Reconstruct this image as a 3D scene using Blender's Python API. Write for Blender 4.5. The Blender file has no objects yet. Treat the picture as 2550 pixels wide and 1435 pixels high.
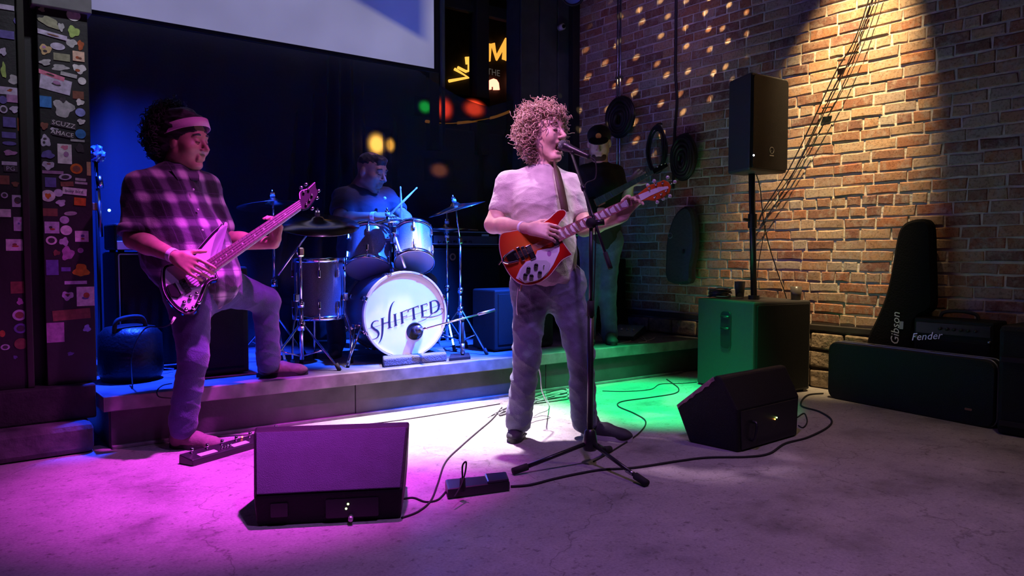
import bpy, bmesh, math, random
import numpy as np
from mathutils import Vector, Matrix

random.seed(7)
SC = bpy.context.scene
COL = SC.collection

# ------------------------------------------------------------------ camera
FPX, PCX, PCY, CAMH = 1890.0, 1275.0, 717.5, 1.0
PITCH = math.atan(92 / FPX)
YAW = math.radians(37.94)
F0 = Vector((math.sin(YAW), math.cos(YAW), 0)); RT = Vector((math.cos(YAW), -math.sin(YAW), 0)); ZU = Vector((0, 0, 1))
FW = F0 * math.cos(PITCH) - ZU * math.sin(PITCH)
UP = ZU * math.cos(PITCH) + F0 * math.sin(PITCH)
CAMP = Vector((0, 0, CAMH))
cd = bpy.data.cameras.new('camera'); cam = bpy.data.objects.new('camera', cd); COL.objects.link(cam)
cd.sensor_width = 36; cd.lens = 36 * FPX / 2550; cd.clip_start = .05; cd.clip_end = 100
m = Matrix.Identity(4)
for i, a in enumerate((RT, UP, -FW)):
    for j in range(3): m[j][i] = a[j]
m.translation = CAMP
cam.matrix_world = m
SC.camera = cam

# ------------------------------------------------------------------ world, exposure
wd = bpy.data.worlds.new('world'); SC.world = wd; wd.use_nodes = True
wd.node_tree.nodes['Background'].inputs[0].default_value = (.004, .004, .008, 1)
wd.node_tree.nodes['Background'].inputs[1].default_value = 1.0
vs = SC.view_settings
vs.view_transform = 'Standard'; vs.look = 'None'; vs.gamma = 1; vs.use_curve_mapping = False; vs.exposure = 0.0

# ------------------------------------------------------------------ stage lights and added fill lamps under the ceiling, out of the frame
def spot(name, loc, aim, col, watt, deg, blend=.5, rad=.06):
    l = bpy.data.lights.new(name, 'SPOT'); o = bpy.data.objects.new(name, l); COL.objects.link(o)
    l.color = col; l.energy = watt; l.spot_size = math.radians(deg); l.spot_blend = blend; l.shadow_soft_size = rad
    o.location = loc
    o.rotation_euler = (Vector(aim) - Vector(loc)).to_track_quat('-Z', 'Y').to_euler()
    return o
MAG = (.90, .06, 1.0); GRN = (.0, 1.0, .28); BLU = (.01, .05, 1.0); WRM = (1.0, .70, .36)
spot('magenta_stage_spot', (1.85, 3.05, 3.85), (1.30, 3.45, 0), MAG, 2400, 37, 1.0)
spot('white_pink_floor_fill', (2.75, 4.0, 3.8), (2.42, 3.66, 0), (1.0, .78, 1.0), 3800, 30, 1.0)  # added lamp, whitens the floor where magenta and green beams overlap
spot('green_stage_spot', (3.6, 2.95, 3.7), (3.86, 3.42, 0), GRN, 2300, 30, .8)
spot('blue_kit_spot', (3.7, 3.1, 3.8), (2.8, 4.75, .45), (.012, .09, 1.0), 13000, 27, .6)
spot('blue_left_spot', (1.3, 4.9, 3.8), (1.08, 5.22, .27), BLU, 6500, 40, .7)
spot('lavender_kit_spot', (2.2, 2.6, 3.8), (2.52, 4.34, .53), (.70, .40, 1.0), 300, 10.5, .6)
spot('warm_wall_spot', (4.5, 2.45, 3.9), (5.2, 2.86, 1.9), WRM, 1150, 38, 1.0, .03)
spot('violet_floor_fill', (1.5, 1.3, 4.1), (1.75, 2.1, 0), (.55, .22, 1.0), 260, 78, 1.0, .1)  # added broad fill, turns the foreground floor violet
spot('violet_singer_spot', (1.3, .8, 3.9), (2.6, 3.05, 1.3), (.60, .24, 1.0), 150, 20, .8, .06)
spot('pink_side_spot', (.8, 2.3, 3.8), (2.55, 3.1, 1.45), (1.0, .42, .95), 480, 18, .9)
spot('rim_spot', (2.05, 4.15, 3.8), (2.58, 3.08, 1.55), (1.0, .62, 1.0), 520, 13, .9)
spot('violet_wall_fill', (3.0, 2.6, 3.9), (5.2, 4.75, 2.7), (.45, .22, .9), 75, 40, 1.0)  # added fill, tints the upper left bricks purple
spot('violet_drummer_fill', (3.5, 3.5, 3.85), (2.62, 5.08, 1.5), (.60, .38, 1.0), 190, 11, .9)  # added fill, brightens the drummer's face
spot('warm_floor_fill', (3.7, 1.0, 4.1), (3.5, 1.7, 0), (1.0, .70, .48), 75, 70, 1.0, .1)  # added fill, stands in for warm bounce on the right floor
spot('white_right_spot', (4.0, 1.9, 3.8), (2.78, 3.0, 1.25), (.95, .80, 1.0), 420, 11, .9)
spot('pink_left_spot', (2.4, 2.2, 3.8), (1.02, 3.95, 1.15), (.92, .15, .85), 230, 22, .9)
spot('house_spot', (.9, 3.3, 4.1), (.58, 4.4, 2.1), (.85, .85, 1.0), 190, 20, 1.0)
# the mirror-ball: one warm lamp whose beam is broken into small dots
db = spot('mirror_ball_beam', (3.2, 2.3, 3.6), (5.2, 4.45, 2.75), (1.0, .66, .32), 900, 30, .5, .01)
l = db.data; l.use_nodes = True; nt = l.node_tree; em = nt.nodes['Emission']; tcn = nt.nodes.new('ShaderNodeTexCoord')
spx = nt.nodes.new('ShaderNodeSeparateXYZ'); nt.links.new(tcn.outputs['Normal'], spx.inputs[0])
cmb = nt.nodes.new('ShaderNodeCombineXYZ')
for i in (0, 1):
    dv = nt.nodes.new('ShaderNodeMath'); dv.operation = 'DIVIDE'; nt.links.new(spx.outputs[i], dv.inputs[0]); nt.links.new(spx.outputs[2], dv.inputs[1]); nt.links.new(dv.outputs[0], cmb.inputs[i])
vor = nt.nodes.new('ShaderNodeTexVoronoi'); vor.voronoi_dimensions = '2D'; vor.inputs['Scale'].default_value = 17; vor.inputs['Randomness'].default_value = .55; nt.links.new(cmb.outputs[0], vor.inputs['Vector'])
lt_ = nt.nodes.new('ShaderNodeMapRange'); lt_.inputs['From Min'].default_value = .14; lt_.inputs['From Max'].default_value = .10; nt.links.new(vor.outputs['Distance'], lt_.inputs[0]); nt.links.new(lt_.outputs[0], em.inputs['Strength'])

# ------------------------------------------------------------------ pixel helpers: a pixel is a ray, its distance is given
def ray(x, y): return FW + RT * ((x - PCX) / FPX) - UP * ((y - PCY) / FPX)
def W(x, y, D): return CAMP + ray(x, y) * D
def G(x, y, z=0.0): d = ray(x, y); return CAMP + d * ((z - CAMH) / d.z)
def WX(x, y, X): d = ray(x, y); return CAMP + d * (X / d.x)
def WY(x, y, Y): d = ray(x, y); return CAMP + d * (Y / d.y)
def WP(x, y, p, n): d = ray(x, y); return CAMP + d * ((Vector(p) - CAMP).dot(n) / d.dot(n))
def V(*a): return Vector(a)

# ------------------------------------------------------------------ materials
MT = {}
def mat(name, col=(.5, .5, .5), rough=.5, metal=0, var=0, vscale=12, bump=0, bscale=60, emit=None, estr=1, spec=.5, coat=0, sheen=0):
    if name in MT: return MT[name]
    m = bpy.data.materials.new(name); m.use_nodes = True; MT[name] = m
    nt = m.node_tree; b = nt.nodes['Principled BSDF']
    b.inputs['Base Color'].default_value = (*col, 1); b.inputs['Roughness'].default_value = rough
    b.inputs['Metallic'].default_value = metal; b.inputs['Specular IOR Level'].default_value = spec
    b.inputs['Coat Weight'].default_value = coat; b.inputs['Sheen Weight'].default_value = sheen
    if emit: b.inputs['Emission Color'].default_value = (*emit, 1); b.inputs['Emission Strength'].default_value = estr
    if var or bump:
        tc = nt.nodes.new('ShaderNodeTexCoord')
        if var:
            n = nt.nodes.new('ShaderNodeTexNoise'); n.inputs['Scale'].default_value = vscale; n.inputs['Detail'].default_value = 6
            nt.links.new(tc.outputs['Object'], n.inputs['Vector'])
            mx = nt.nodes.new('ShaderNodeMix'); mx.data_type = 'RGBA'; mx.blend_type = 'MULTIPLY'; mx.inputs[0].default_value = 1
            rp = nt.nodes.new('ShaderNodeMapRange'); rp.inputs['From Min'].default_value = .3; rp.inputs['From Max'].default_value = .7
            rp.inputs['To Min'].default_value = 1 - var; rp.inputs['To Max'].default_value = 1 + var * .4
            nt.links.new(n.outputs['Fac'], rp.inputs['Value']); mx.inputs[6].default_value = (*col, 1)
            nt.links.new(rp.outputs[0], mx.inputs[7]); nt.links.new(mx.outputs[2], b.inputs['Base Color'])
        if bump:
            n2 = nt.nodes.new('ShaderNodeTexNoise'); n2.inputs['Scale'].default_value = bscale; n2.inputs['Detail'].default_value = 4
            nt.links.new(tc.outputs['Object'], n2.inputs['Vector'])
            bp = nt.nodes.new('ShaderNodeBump'); bp.inputs['Strength'].default_value = bump; bp.inputs['Distance'].default_value = .01
            nt.links.new(n2.outputs['Fac'], bp.inputs['Height']); nt.links.new(bp.outputs[0], b.inputs['Normal'])
    return m
def nodes(m): return m.node_tree.nodes, m.node_tree.links, m.node_tree.nodes['Principled BSDF']
def glow(name, col, s):
    if name in MT: return MT[name]
    m = bpy.data.materials.new(name); m.use_nodes = True; MT[name] = m
    nt = m.node_tree; nt.nodes.clear(); e = nt.nodes.new('ShaderNodeEmission'); o = nt.nodes.new('ShaderNodeOutputMaterial')
    e.inputs[0].default_value = (*col, 1); e.inputs[1].default_value = s; nt.links.new(e.outputs[0], o.inputs[0]); return m

# ------------------------------------------------------------------ objects
WM = {}
def props(o, label=None, cat=None, group=None, kind=None):
    if label: o['label'] = label
    if cat: o['category'] = cat
    if group: o['group'] = group
    if kind: o['kind'] = kind
    return o
def thing(name, label, cat, loc, rz=0, group=None):
    o = bpy.data.objects.new(name, None); COL.objects.link(o); o.empty_display_size = .1
    o.location = loc; o.rotation_euler = (0, 0, rz)
    WM[o] = Matrix.Translation(Vector(loc)) @ Matrix.Rotation(rz, 4, 'Z')
    return props(o, label, cat, group)
def link_mesh(name, me, material, parent=None, smooth=False, bevel=0):
    o = bpy.data.objects.new(name, me); COL.objects.link(o)
    if material is not None and not me.materials: me.materials.append(material)
    if smooth: me.polygons.foreach_set('use_smooth', [True] * len(me.polygons))
    if parent is not None: o.parent = parent; WM[o] = WM[parent]
    else: WM[o] = Matrix.Identity(4)
    if bevel:
        b = o.modifiers.new('bevel', 'BEVEL'); b.width = bevel; b.segments = 2; b.limit_method = 'ANGLE'; b.angle_limit = .6
    return o
def crom(pts, per=8, closed=False):
    P = [Vector(p) for p in pts]; n = len(P); out = []
    rng = range(n if closed else n - 1)
    for i in rng:
        if closed: a, b, c, d = P[(i - 1) % n], P[i], P[(i + 1) % n], P[(i + 2) % n]
        else: a, b, c, d = P[max(i - 1, 0)], P[i], P[i + 1], P[min(i + 2, n - 1)]
        for k in range(per):
            t = k / per
            out.append(.5 * ((2 * b) + (c - a) * t + (2 * a - 5 * b + 4 * c - d) * t * t + (3 * b - a - 3 * c + d) * t ** 3))
    if not closed: out.append(P[-1])
    return out
def frame(ax):
    ax = Vector(ax).normalized(); u = ax.cross(V(0, 0, 1) if abs(ax.z) < .9 else V(1, 0, 0)).normalized(); return ax, u, ax.cross(u)
def inset(pts, d):
    n = len(pts); out = []
    ar = sum(pts[i][0] * pts[(i + 1) % n][1] - pts[(i + 1) % n][0] * pts[i][1] for i in range(n)); s = 1 if ar > 0 else -1
    for i in range(n):
        a, b, c = Vector(pts[i - 1]), Vector(pts[i]), Vector(pts[(i + 1) % n])
        e1 = (b - a).normalized() if (b - a).length > 1e-9 else V(1, 0); e2 = (c - b).normalized() if (c - b).length > 1e-9 else e1
        n1 = Vector((-e1.y, e1.x)) * s; n2 = Vector((-e2.y, e2.x)) * s; q = n1 + n2
        q = q.normalized() if q.length > 1e-6 else n1
        out.append(tuple(b + q * d))
    return out
class PF:                                    # a plane in the room with its own axes; px() maps a photo pixel onto it
    def __init__(s, o, n, x2):               # o origin, n normal, x2 a second point that gives the first axis
        s.o = Vector(o); s.n = Vector(n).normalized(); e = Vector(x2) - s.o; e -= s.n * e.dot(s.n); s.e1 = e.normalized(); s.e2 = s.n.cross(s.e1)
    def px(s, x, y): p = WP(x, y, s.o, s.n) - s.o; return (p.dot(s.e1), p.dot(s.e2))
    def w(s, uv, h=0): return s.o + s.e1 * uv[0] + s.e2 * uv[1] + s.n * h
    def pw(s, x, y, h=0): return s.w(s.px(x, y), h)
class MB:
    def __init__(s): s.v = []; s.f = []; s.m = []
    def add(s, vs_, fs_, mi=0):
        o = len(s.v); s.v += [Vector(v) for v in vs_]; s.f += [tuple(i + o for i in f) for f in fs_]; s.m += [mi] * len(fs_); return s
    def hexa(s, p, mi=0):                    # 8 corners: bottom 4 (ccw), top 4
        return s.add(p, [(3, 2, 1, 0), (4, 5, 6, 7), (0, 1, 5, 4), (1, 2, 6, 5), (2, 3, 7, 6), (3, 0, 4, 7)], mi)
    def box(s, c, sz, ax=None, mi=0):
        X, Y, Z = ax if ax else (V(1, 0, 0), V(0, 1, 0), V(0, 0, 1)); c = Vector(c); h = [q / 2 for q in sz]
        return s.hexa([c + X * (i * h[0]) + Y * (j * h[1]) + Z * (k * h[2]) for k in (-1, 1) for i, j in ((-1, -1), (1, -1), (1, 1), (-1, 1))], mi)
    def bb(s, x0, x1, y0, y1, z0, z1, mi=0): return s.box(((x0 + x1) / 2, (y0 + y1) / 2, (z0 + z1) / 2), (x1 - x0, y1 - y0, z1 - z0), None, mi)
    def lathe(s, prof, p0, ax, n=24, mi=0):
        ax, u, w = frame(ax); p0 = Vector(p0); vs_ = []; fs_ = []
        for r, h in prof:
            for k in range(n): a = 2 * math.pi * k / n; vs_.append(p0 + ax * h + (u * math.cos(a) + w * math.sin(a)) * max(r, 1e-5))
        for i in range(len(prof) - 1):
            for k in range(n): a = i * n + k; b = i * n + (k + 1) % n; fs_.append((a, b, b + n, a + n))
        return s.add(vs_, fs_, mi)
    def cyl(s, a, b, r, r2=None, n=12, mi=0):
        a, b = Vector(a), Vector(b); L = (b - a).length; r2 = r if r2 is None else r2
        return s.lathe([(0, 0), (r, 0), (r2, L), (0, L)], a, b - a, n, mi)
    def tube(s, pts, r, n=6, per=6, mi=0, smooth=True, closed=False):
        P = crom(pts, per, closed) if smooth and len(pts) > 2 else [Vector(p) for p in pts]
        N = len(P); vs_ = []; fs_ = []; u = None
        for i, p in enumerate(P):
            t = ((P[(i + 1) % N] - P[i - 1]) if closed else (P[min(i + 1, N - 1)] - P[max(i - 1, 0)])).normalized()
            if u is None: _, u, _ = frame(t)
            u = (u - t * u.dot(t)).normalized(); w = t.cross(u)
            rr = r(i / (N - 1)) if callable(r) else r
            for k in range(n): a = 2 * math.pi * k / n; vs_.append(p + (u * math.cos(a) + w * math.sin(a)) * rr)
        for i in range(N if closed else N - 1):
            for k in range(n):
                a = i * n + k; b = i * n + (k + 1) % n; c = ((i + 1) % N) * n
                fs_.append((a, b, c + (k + 1) % n, c + k))
        if not closed: fs_ += [tuple(range(n - 1, -1, -1)), tuple((N - 1) * n + k for k in range(n))]
        return s.add(vs_, fs_, mi)
    def ell(s, c, r, ax=None, nu=16, nv=10, mi=0):
        X, Y, Z = ax if ax else (V(1, 0, 0), V(0, 1, 0), V(0, 0, 1)); c = Vector(c); r = (r, r, r) if not hasattr(r, '__len__') else r
        vs_ = []; fs_ = []
        for i in range(nv + 1):
            t = math.pi * i / nv
            for k in range(nu):
                a = 2 * math.pi * k / nu; q = max(math.sin(t), 1e-4)
                vs_.append(c + X * (r[0] * q * math.cos(a)) + Y * (r[1] * q * math.sin(a)) + Z * (r[2] * math.cos(t)))
        for i in range(nv):
            for k in range(nu): a = i * nu + k; b = i * nu + (k + 1) % nu; fs_.append((a + nu, b + nu, b, a))
        return s.add(vs_, fs_, mi)
    def torus(s, c, ax, R, r, n=32, k=8, mi=0):
        ax, u, w = frame(ax); c = Vector(c)
        return s.tube([c + (u * math.cos(2 * math.pi * i / n) + w * math.sin(2 * math.pi * i / n)) * R for i in range(n)], r, k, 1, mi, False, True)
    def prism(s, out, pf, h0, h1, bev=0, mi=0):   # outline in pf coordinates, from height h0 to h1 along the normal
        ar = sum(out[i][0] * out[(i + 1) % len(out)][1] - out[(i + 1) % len(out)][0] * out[i][1] for i in range(len(out)))
        if ar < 0: out = out[::-1]
        n = len(out); rings = [(out, h0)]
        if bev: rings = [(inset(out, bev), h0), (out, h0 + bev), (out, h1 - bev), (inset(out, bev), h1)]
        else: rings.append((out, h1))
        vs_ = [pf.w(p, h) for o, h in rings for p in o]; fs_ = []
        for i in range(len(rings) - 1):
            for k in range(n): a = i * n + k; b = i * n + (k + 1) % n; fs_.append((a, b, b + n, a + n))
        fs_ += [tuple(range(n - 1, -1, -1)), tuple((len(rings) - 1) * n + k for k in range(n))]
        return s.add(vs_, fs_, mi)
    def ribbon(s, pts, pf, h, t=.0012, per=6, mi=0):  # pts (u, v, width): a flat pen stroke on a plane
        P = crom([(p[0], p[1], p[2]) for p in pts], per) if len(pts) > 2 else [Vector(p) for p in pts]
        L, R = [], []
        for i, p in enumerate(P):
            d = (P[min(i + 1, len(P) - 1)] - P[max(i - 1, 0)]); d = Vector((d.x, d.y)); d = d.normalized() if d.length > 1e-9 else V(1, 0)
            q = Vector((-d.y, d.x)) * (max(p.z, .0004) / 2); L.append((p.x + q.x, p.y + q.y)); R.append((p.x - q.x, p.y - q.y))
        n = len(P); vs_ = [pf.w(a, h + t) for a in L] + [pf.w(a, h + t) for a in R] + [pf.w(a, h) for a in L] + [pf.w(a, h) for a in R]
        fs_ = []
        for i in range(n - 1): fs_ += [(i, i + 1, n + i + 1, n + i), (2 * n + i, 2 * n + i + 1, i + 1, i), (n + i, n + i + 1, 3 * n + i + 1, 3 * n + i)]
        return s.add(vs_, fs_, mi)
    def build(s, name, material, parent=None, smooth=False, bevel=0, auto=False):
        me = bpy.data.meshes.new(name)
        inv = WM[parent].inverted() if parent is not None else Matrix.Identity(4)
        me.from_pydata([tuple(inv @ v) for v in s.v], [], s.f); 
        mats = material if isinstance(material, (list, tuple)) else [material]
        for q in mats: me.materials.append(q)
        if len(mats) > 1: me.polygons.foreach_set('material_index', s.m)
        b = bmesh.new(); b.from_mesh(me); bmesh.ops.remove_doubles(b, verts=b.verts, dist=1e-6); bmesh.ops.recalc_face_normals(b, faces=b.faces); b.to_mesh(me); b.free()
        o = link_mesh(name, me, None, parent, smooth, bevel)
        if auto: me.set_sharp_from_angle(angle=.7)
        return o
    def top(s, name, material, label, cat, group=None, kind=None, smooth=False, bevel=0, auto=False):
        c = sum(s.v, Vector()) / len(s.v); z = min(v.z for v in s.v); base = V(c.x, c.y, z)
        for i in range(len(s.v)): s.v[i] = s.v[i] - base
        o = s.build(name, material, None, smooth, bevel, auto); o.location = base; WM[o] = Matrix.Translation(base)
        return props(o, label, cat, group, kind)
def text_mb(txt, pf, uv, size, ang=0, h=.001, t=.001, shear=0, mi=0, mb=None):
    cu = bpy.data.curves.new('t', 'FONT'); cu.body = txt; cu.size = size; cu.align_x = 'CENTER'; cu.align_y = 'CENTER'; cu.shear = shear; cu.resolution_u = 2
    ob = bpy.data.objects.new('t', cu); COL.objects.link(ob); dg = bpy.context.evaluated_depsgraph_get(); dg.update()
    me = bpy.data.meshes.new_from_object(ob.evaluated_get(dg)); mb = mb or MB(); c, s_ = math.cos(ang), math.sin(ang)
    mb.add([pf.w((uv[0] + v.co.x * c - v.co.y * s_, uv[1] + v.co.x * s_ + v.co.y * c), h + t) for v in me.vertices], [tuple(p.vertices) for p in me.polygons], mi)
    bpy.data.objects.remove(ob); bpy.data.curves.remove(cu); bpy.data.meshes.remove(me); return mb

# ------------------------------------------------------------------ smooth bodies: blended round cones and ellipsoids, meshed on a grid
def sdf_mesh(prims, vox, disp=None):
    lo = np.full(3, 1e9); hi = -lo; L = []
    for p in prims:
        if p[0] == 'c':
            _, a, b, ra, rb, k = p[:6]; a = np.array(a, float); b = np.array(b, float); r = max(ra, rb); l, h = np.minimum(a, b) - r, np.maximum(a, b) + r
        else:
            _, a, rr, ax, k = p[:5]; a = np.array(a, float); r = max(rr); l, h = a - r, a + r
        op = p[-1] if p[-1] in ('sub', 'hard') else 'add'
        L.append((p, l - k - 2 * vox, h + k + 2 * vox, k, op))
        if op != 'sub': lo = np.minimum(lo, l); hi = np.maximum(hi, h)
    lo -= 3 * vox; hi += 3 * vox; N = np.ceil((hi - lo) / vox).astype(int) + 1
    g = np.full(N, .1, np.float32)
    for p, l, h, k, op in L:
        i0 = np.clip(np.floor((l - lo) / vox).astype(int), 0, N); i1 = np.clip(np.ceil((h - lo) / vox).astype(int) + 1, 0, N)
        if (i1 <= i0).any(): continue
        ax = [lo[q] + vox * np.arange(i0[q], i1[q]) for q in range(3)]
        X, Y, Z = (ax[0][:, None, None].astype(np.float32), ax[1][None, :, None].astype(np.float32), ax[2][None, None, :].astype(np.float32))
        if p[0] == 'c':
            a = np.array(p[1], float); b = np.array(p[2], float); ra, rb = p[3], p[4]; ba = b - a; bl = max(float(ba @ ba), 1e-9)
            t = np.clip(((X - a[0]) * ba[0] + (Y - a[1]) * ba[1] + (Z - a[2]) * ba[2]) / bl, 0, 1)
            d = np.sqrt((X - a[0] - t * ba[0]) ** 2 + (Y - a[1] - t * ba[1]) ** 2 + (Z - a[2] - t * ba[2]) ** 2) - (ra + (rb - ra) * t)
        else:
            c = np.array(p[1], float); rr = p[2]; A = p[3] if p[3] else (V(1, 0, 0), V(0, 1, 0), V(0, 0, 1))
            q = [((X - c[0]) * A[i][0] + (Y - c[1]) * A[i][1] + (Z - c[2]) * A[i][2]) for i in range(3)]
            k0 = np.sqrt(sum((q[i] / rr[i]) ** 2 for i in range(3))); k1 = np.sqrt(sum((q[i] / rr[i] ** 2) ** 2 for i in range(3))) + 1e-9
            d = k0 * (k0 - 1) / k1
        sl = g[i0[0]:i1[0], i0[1]:i1[1], i0[2]:i1[2]]
        if op == 'sub':
            hh = np.maximum(k - np.abs(sl + d), 0) / k; sl[...] = np.maximum(sl, -d) + hh * hh * k * .25
        else:
            hh = np.maximum(k - np.abs(sl - d), 0) / k; sl[...] = np.minimum(sl, d) - hh * hh * k * .25
    ins = g < 0
    c8 = [ins[i:N[0] - 1 + i, j:N[1] - 1 + j, k:N[2] - 1 + k] for i in (0, 1) for j in (0, 1) for k in (0, 1)]
    al = np.logical_and.reduce(c8); an = np.logical_or.reduce(c8); act = an & ~al
    idx = np.argwhere(act); vid = np.full(act.shape, -1, np.int32); vid[act] = np.arange(len(idx))
    pos = np.zeros((len(idx), 3)); cnt = np.zeros(len(idx))
    cor = [(i, j, k) for i in (0, 1) for j in (0, 1) for k in (0, 1)]
    val = {c: g[idx[:, 0] + c[0], idx[:, 1] + c[1], idx[:, 2] + c[2]] for c in cor}
    for a in cor:
        for q in range(3):
            if a[q] == 0:
                b = tuple(1 if i == q else a[i] for i in range(3)); va, vb = val[a], val[b]; cr = (va < 0) != (vb < 0)
                t = np.where(cr, va / np.where(cr, va - vb, 1), 0)
                e = np.array(a, float)[None, :] + np.zeros((len(idx), 1)); e[:, q] += t
                pos += e * cr[:, None]; cnt += cr
    pos = lo + (idx + pos / cnt[:, None]) * vox
    F = []
    for q in range(3):
        s0 = [slice(1, N[i] - 1) for i in range(3)]; s1 = list(s0); s0[q] = slice(0, N[q] - 1); s1[q] = slice(1, N[q])
        A, B = ins[tuple(s0)], ins[tuple(s1)]; e = np.argwhere(A != B); off = np.array([0 if i == q else 1 for i in range(3)])
        fl = A[tuple(e.T)]; e = e + off; u, w = (q + 1) % 3, (q + 2) % 3
        def cell(du, dw): z = e.copy(); z[:, u] += du; z[:, w] += dw; return vid[tuple(z.T)]
        Q = np.stack([cell(-1, -1), cell(0, -1), cell(0, 0), cell(-1, 0)], 1)
        Q[~fl] = Q[~fl][:, ::-1]; F.append(Q)
    F = np.concatenate(F)
    for it in range(2):                       # light smoothing
        acc = np.zeros_like(pos); cn = np.zeros(len(pos))
        for i in range(4):
            for j in (1, 3): np.add.at(acc, F[:, i], pos[F[:, (i + j) % 4]]); np.add.at(cn, F[:, i], 1)
        pos = pos * .4 + .6 * acc / np.maximum(cn, 1)[:, None]
    if disp is not None:
        nr = np.zeros_like(pos); fn = np.cross(pos[F[:, 2]] - pos[F[:, 0]], pos[F[:, 3]] - pos[F[:, 1]])
        for i in range(4): np.add.at(nr, F[:, i], fn)
        nr /= np.linalg.norm(nr, axis=1)[:, None] + 1e-12; pos = pos + nr * disp(pos, nr)[:, None]
    return pos, F
def sdf_obj(name, prims, vox, material, parent, disp=None, matfn=None):
    pos, F = sdf_mesh(prims, vox, disp)
    inv = np.array(WM[parent].inverted()) if parent is not None else np.eye(4)
    P = pos @ inv[:3, :3].T + inv[:3, 3]
    me = bpy.data.meshes.new(name); me.vertices.add(len(P)); me.vertices.foreach_set('co', P.astype(np.float32).ravel())
    me.loops.add(F.size); me.loops.foreach_set('vertex_index', F.astype(np.int32).ravel())
    me.polygons.add(len(F)); me.polygons.foreach_set('loop_start', np.arange(0, F.size, 4, dtype=np.int32)); me.polygons.foreach_set('loop_total', np.full(len(F), 4, np.int32))
    for q in (material if isinstance(material, (list, tuple)) else [material]): me.materials.append(q)
    if matfn is not None: me.polygons.foreach_set('material_index', matfn(pos[F].mean(1)).astype(np.int32))
    me.update(calc_edges=True); me.validate()
    return link_mesh(name, me, None, parent, True)
# ================================================================== the setting
def coords(nt, kind='Object'): return nt.nodes.new('ShaderNodeTexCoord').outputs[kind]
# ---- concrete floor
fm = mat('worn concrete', (.34, .32, .31), .55); N_, L_, B_ = nodes(fm); tc = coords(fm.node_tree)
def noise(m, vec, scale, det=8, rough=.6):
    n = m.node_tree.nodes.new('ShaderNodeTexNoise'); n.inputs['Scale'].default_value = scale; n.inputs['Detail'].default_value = det; n.inputs['Roughness'].default_value = rough
    m.node_tree.links.new(vec, n.inputs['Vector']); return n.outputs['Fac']
def ramp(m, fac, stops):
    r = m.node_tree.nodes.new('ShaderNodeValToRGB'); m.node_tree.links.new(fac, r.inputs[0]); e = r.color_ramp.elements
    while len(e) < len(stops): e.new(.5)
    for q, (p, c) in zip(e, stops): q.position = p; q.color = (*c, 1)
    return r.outputs[0]
def mixc(m, a, b, fac, mode='MULTIPLY'):
    x = m.node_tree.nodes.new('ShaderNodeMix'); x.data_type = 'RGBA'; x.blend_type = mode
    for sck, v in ((6, a), (7, b), (0, fac)):
        if isinstance(v, (int, float)): x.inputs[sck].default_value = v
        elif isinstance(v, tuple): x.inputs[sck].default_value = (*v, 1)
        else: m.node_tree.links.new(v, x.inputs[sck])
    return x.outputs[2]
c1 = ramp(fm, noise(fm, tc, 2.2, 10, .65), [(.3, (.15, .14, .135)), (.46, (.31, .295, .28)), (.58, (.36, .34, .32)), (.75, (.48, .455, .43))])
c2 = ramp(fm, noise(fm, tc, 28, 8, .75), [(.34, (.28, .25, .24)), (.45, (1, 1, 1)), (1, (1, 1, 1))])
c3 = ramp(fm, noise(fm, tc, 95, 4, .6), [(.3, (.72, .72, .72)), (.6, (1.05, 1.05, 1.05))])
vo = N_.new('ShaderNodeTexVoronoi'); vo.feature = 'DISTANCE_TO_EDGE'; vo.inputs['Scale'].default_value = .75; vo.inputs['Randomness'].default_value = 1
nz = N_.new('ShaderNodeTexNoise'); nz.inputs['Scale'].default_value = 3; nz.inputs['Detail'].default_value = 6; L_.new(tc, nz.inputs['Vector'])
va = N_.new('ShaderNodeVectorMath'); va.operation = 'MULTIPLY_ADD'; L_.new(nz.outputs['Color'], va.inputs[0]); va.inputs[1].default_value = (.5, .5, .5); L_.new(tc, va.inputs[2]); L_.new(va.outputs[0], vo.inputs['Vector'])
c4 = ramp(fm, vo.outputs['Distance'], [(.0, (.35, .33, .32)), (.004, (1, 1, 1)), (1, (1, 1, 1))])
cc = mixc(fm, mixc(fm, mixc(fm, c1, c2, .8), c3, .8), c4, .7); L_.new(cc, B_.inputs['Base Color'])
bp = N_.new('ShaderNodeBump'); bp.inputs['Strength'].default_value = .25; bp.inputs['Distance'].default_value = .006; L_.new(noise(fm, tc, 60), bp.inputs['Height']); L_.new(bp.outputs[0], B_.inputs['Normal'])
rr = N_.new('ShaderNodeMapRange'); rr.inputs['To Min'].default_value = .36; rr.inputs['To Max'].default_value = .75; L_.new(noise(fm, tc, 6), rr.inputs[0]); L_.new(rr.outputs[0], B_.inputs['Roughness'])
props(MB().bb(-5, 5.3, -5, 6.2, -.1, 0).build('floor', fm), kind='structure')
black = mat('matte black paint', (.012, .012, .014), .7, bump=.1)
dark = mat('dark painted wall', (.02, .02, .024), .8, var=.3, bump=.2)
props(MB().bb(-5, 5.6, -5, 7.2, 4.3, 4.4).build('ceiling', black), kind='structure')
props(MB().bb(-5.1, -5, -5, 6.2, 0, 4.3).build('wall_left', dark), kind='structure')
props(MB().bb(-5, 5.3, -5.1, -5, 0, 4.3).build('wall_front', dark), kind='structure')
wb = MB(); wb.bb(-5, 3.66, 5.86, 6.0, 0, 4.3); wb.bb(3.66, 4.74, 5.86, 6.0, 0, 2.1); wb.bb(4.74, 5.3, 5.86, 6.0, 0, 4.3)
props(wb.build('wall_back', dark), kind='structure')

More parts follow.
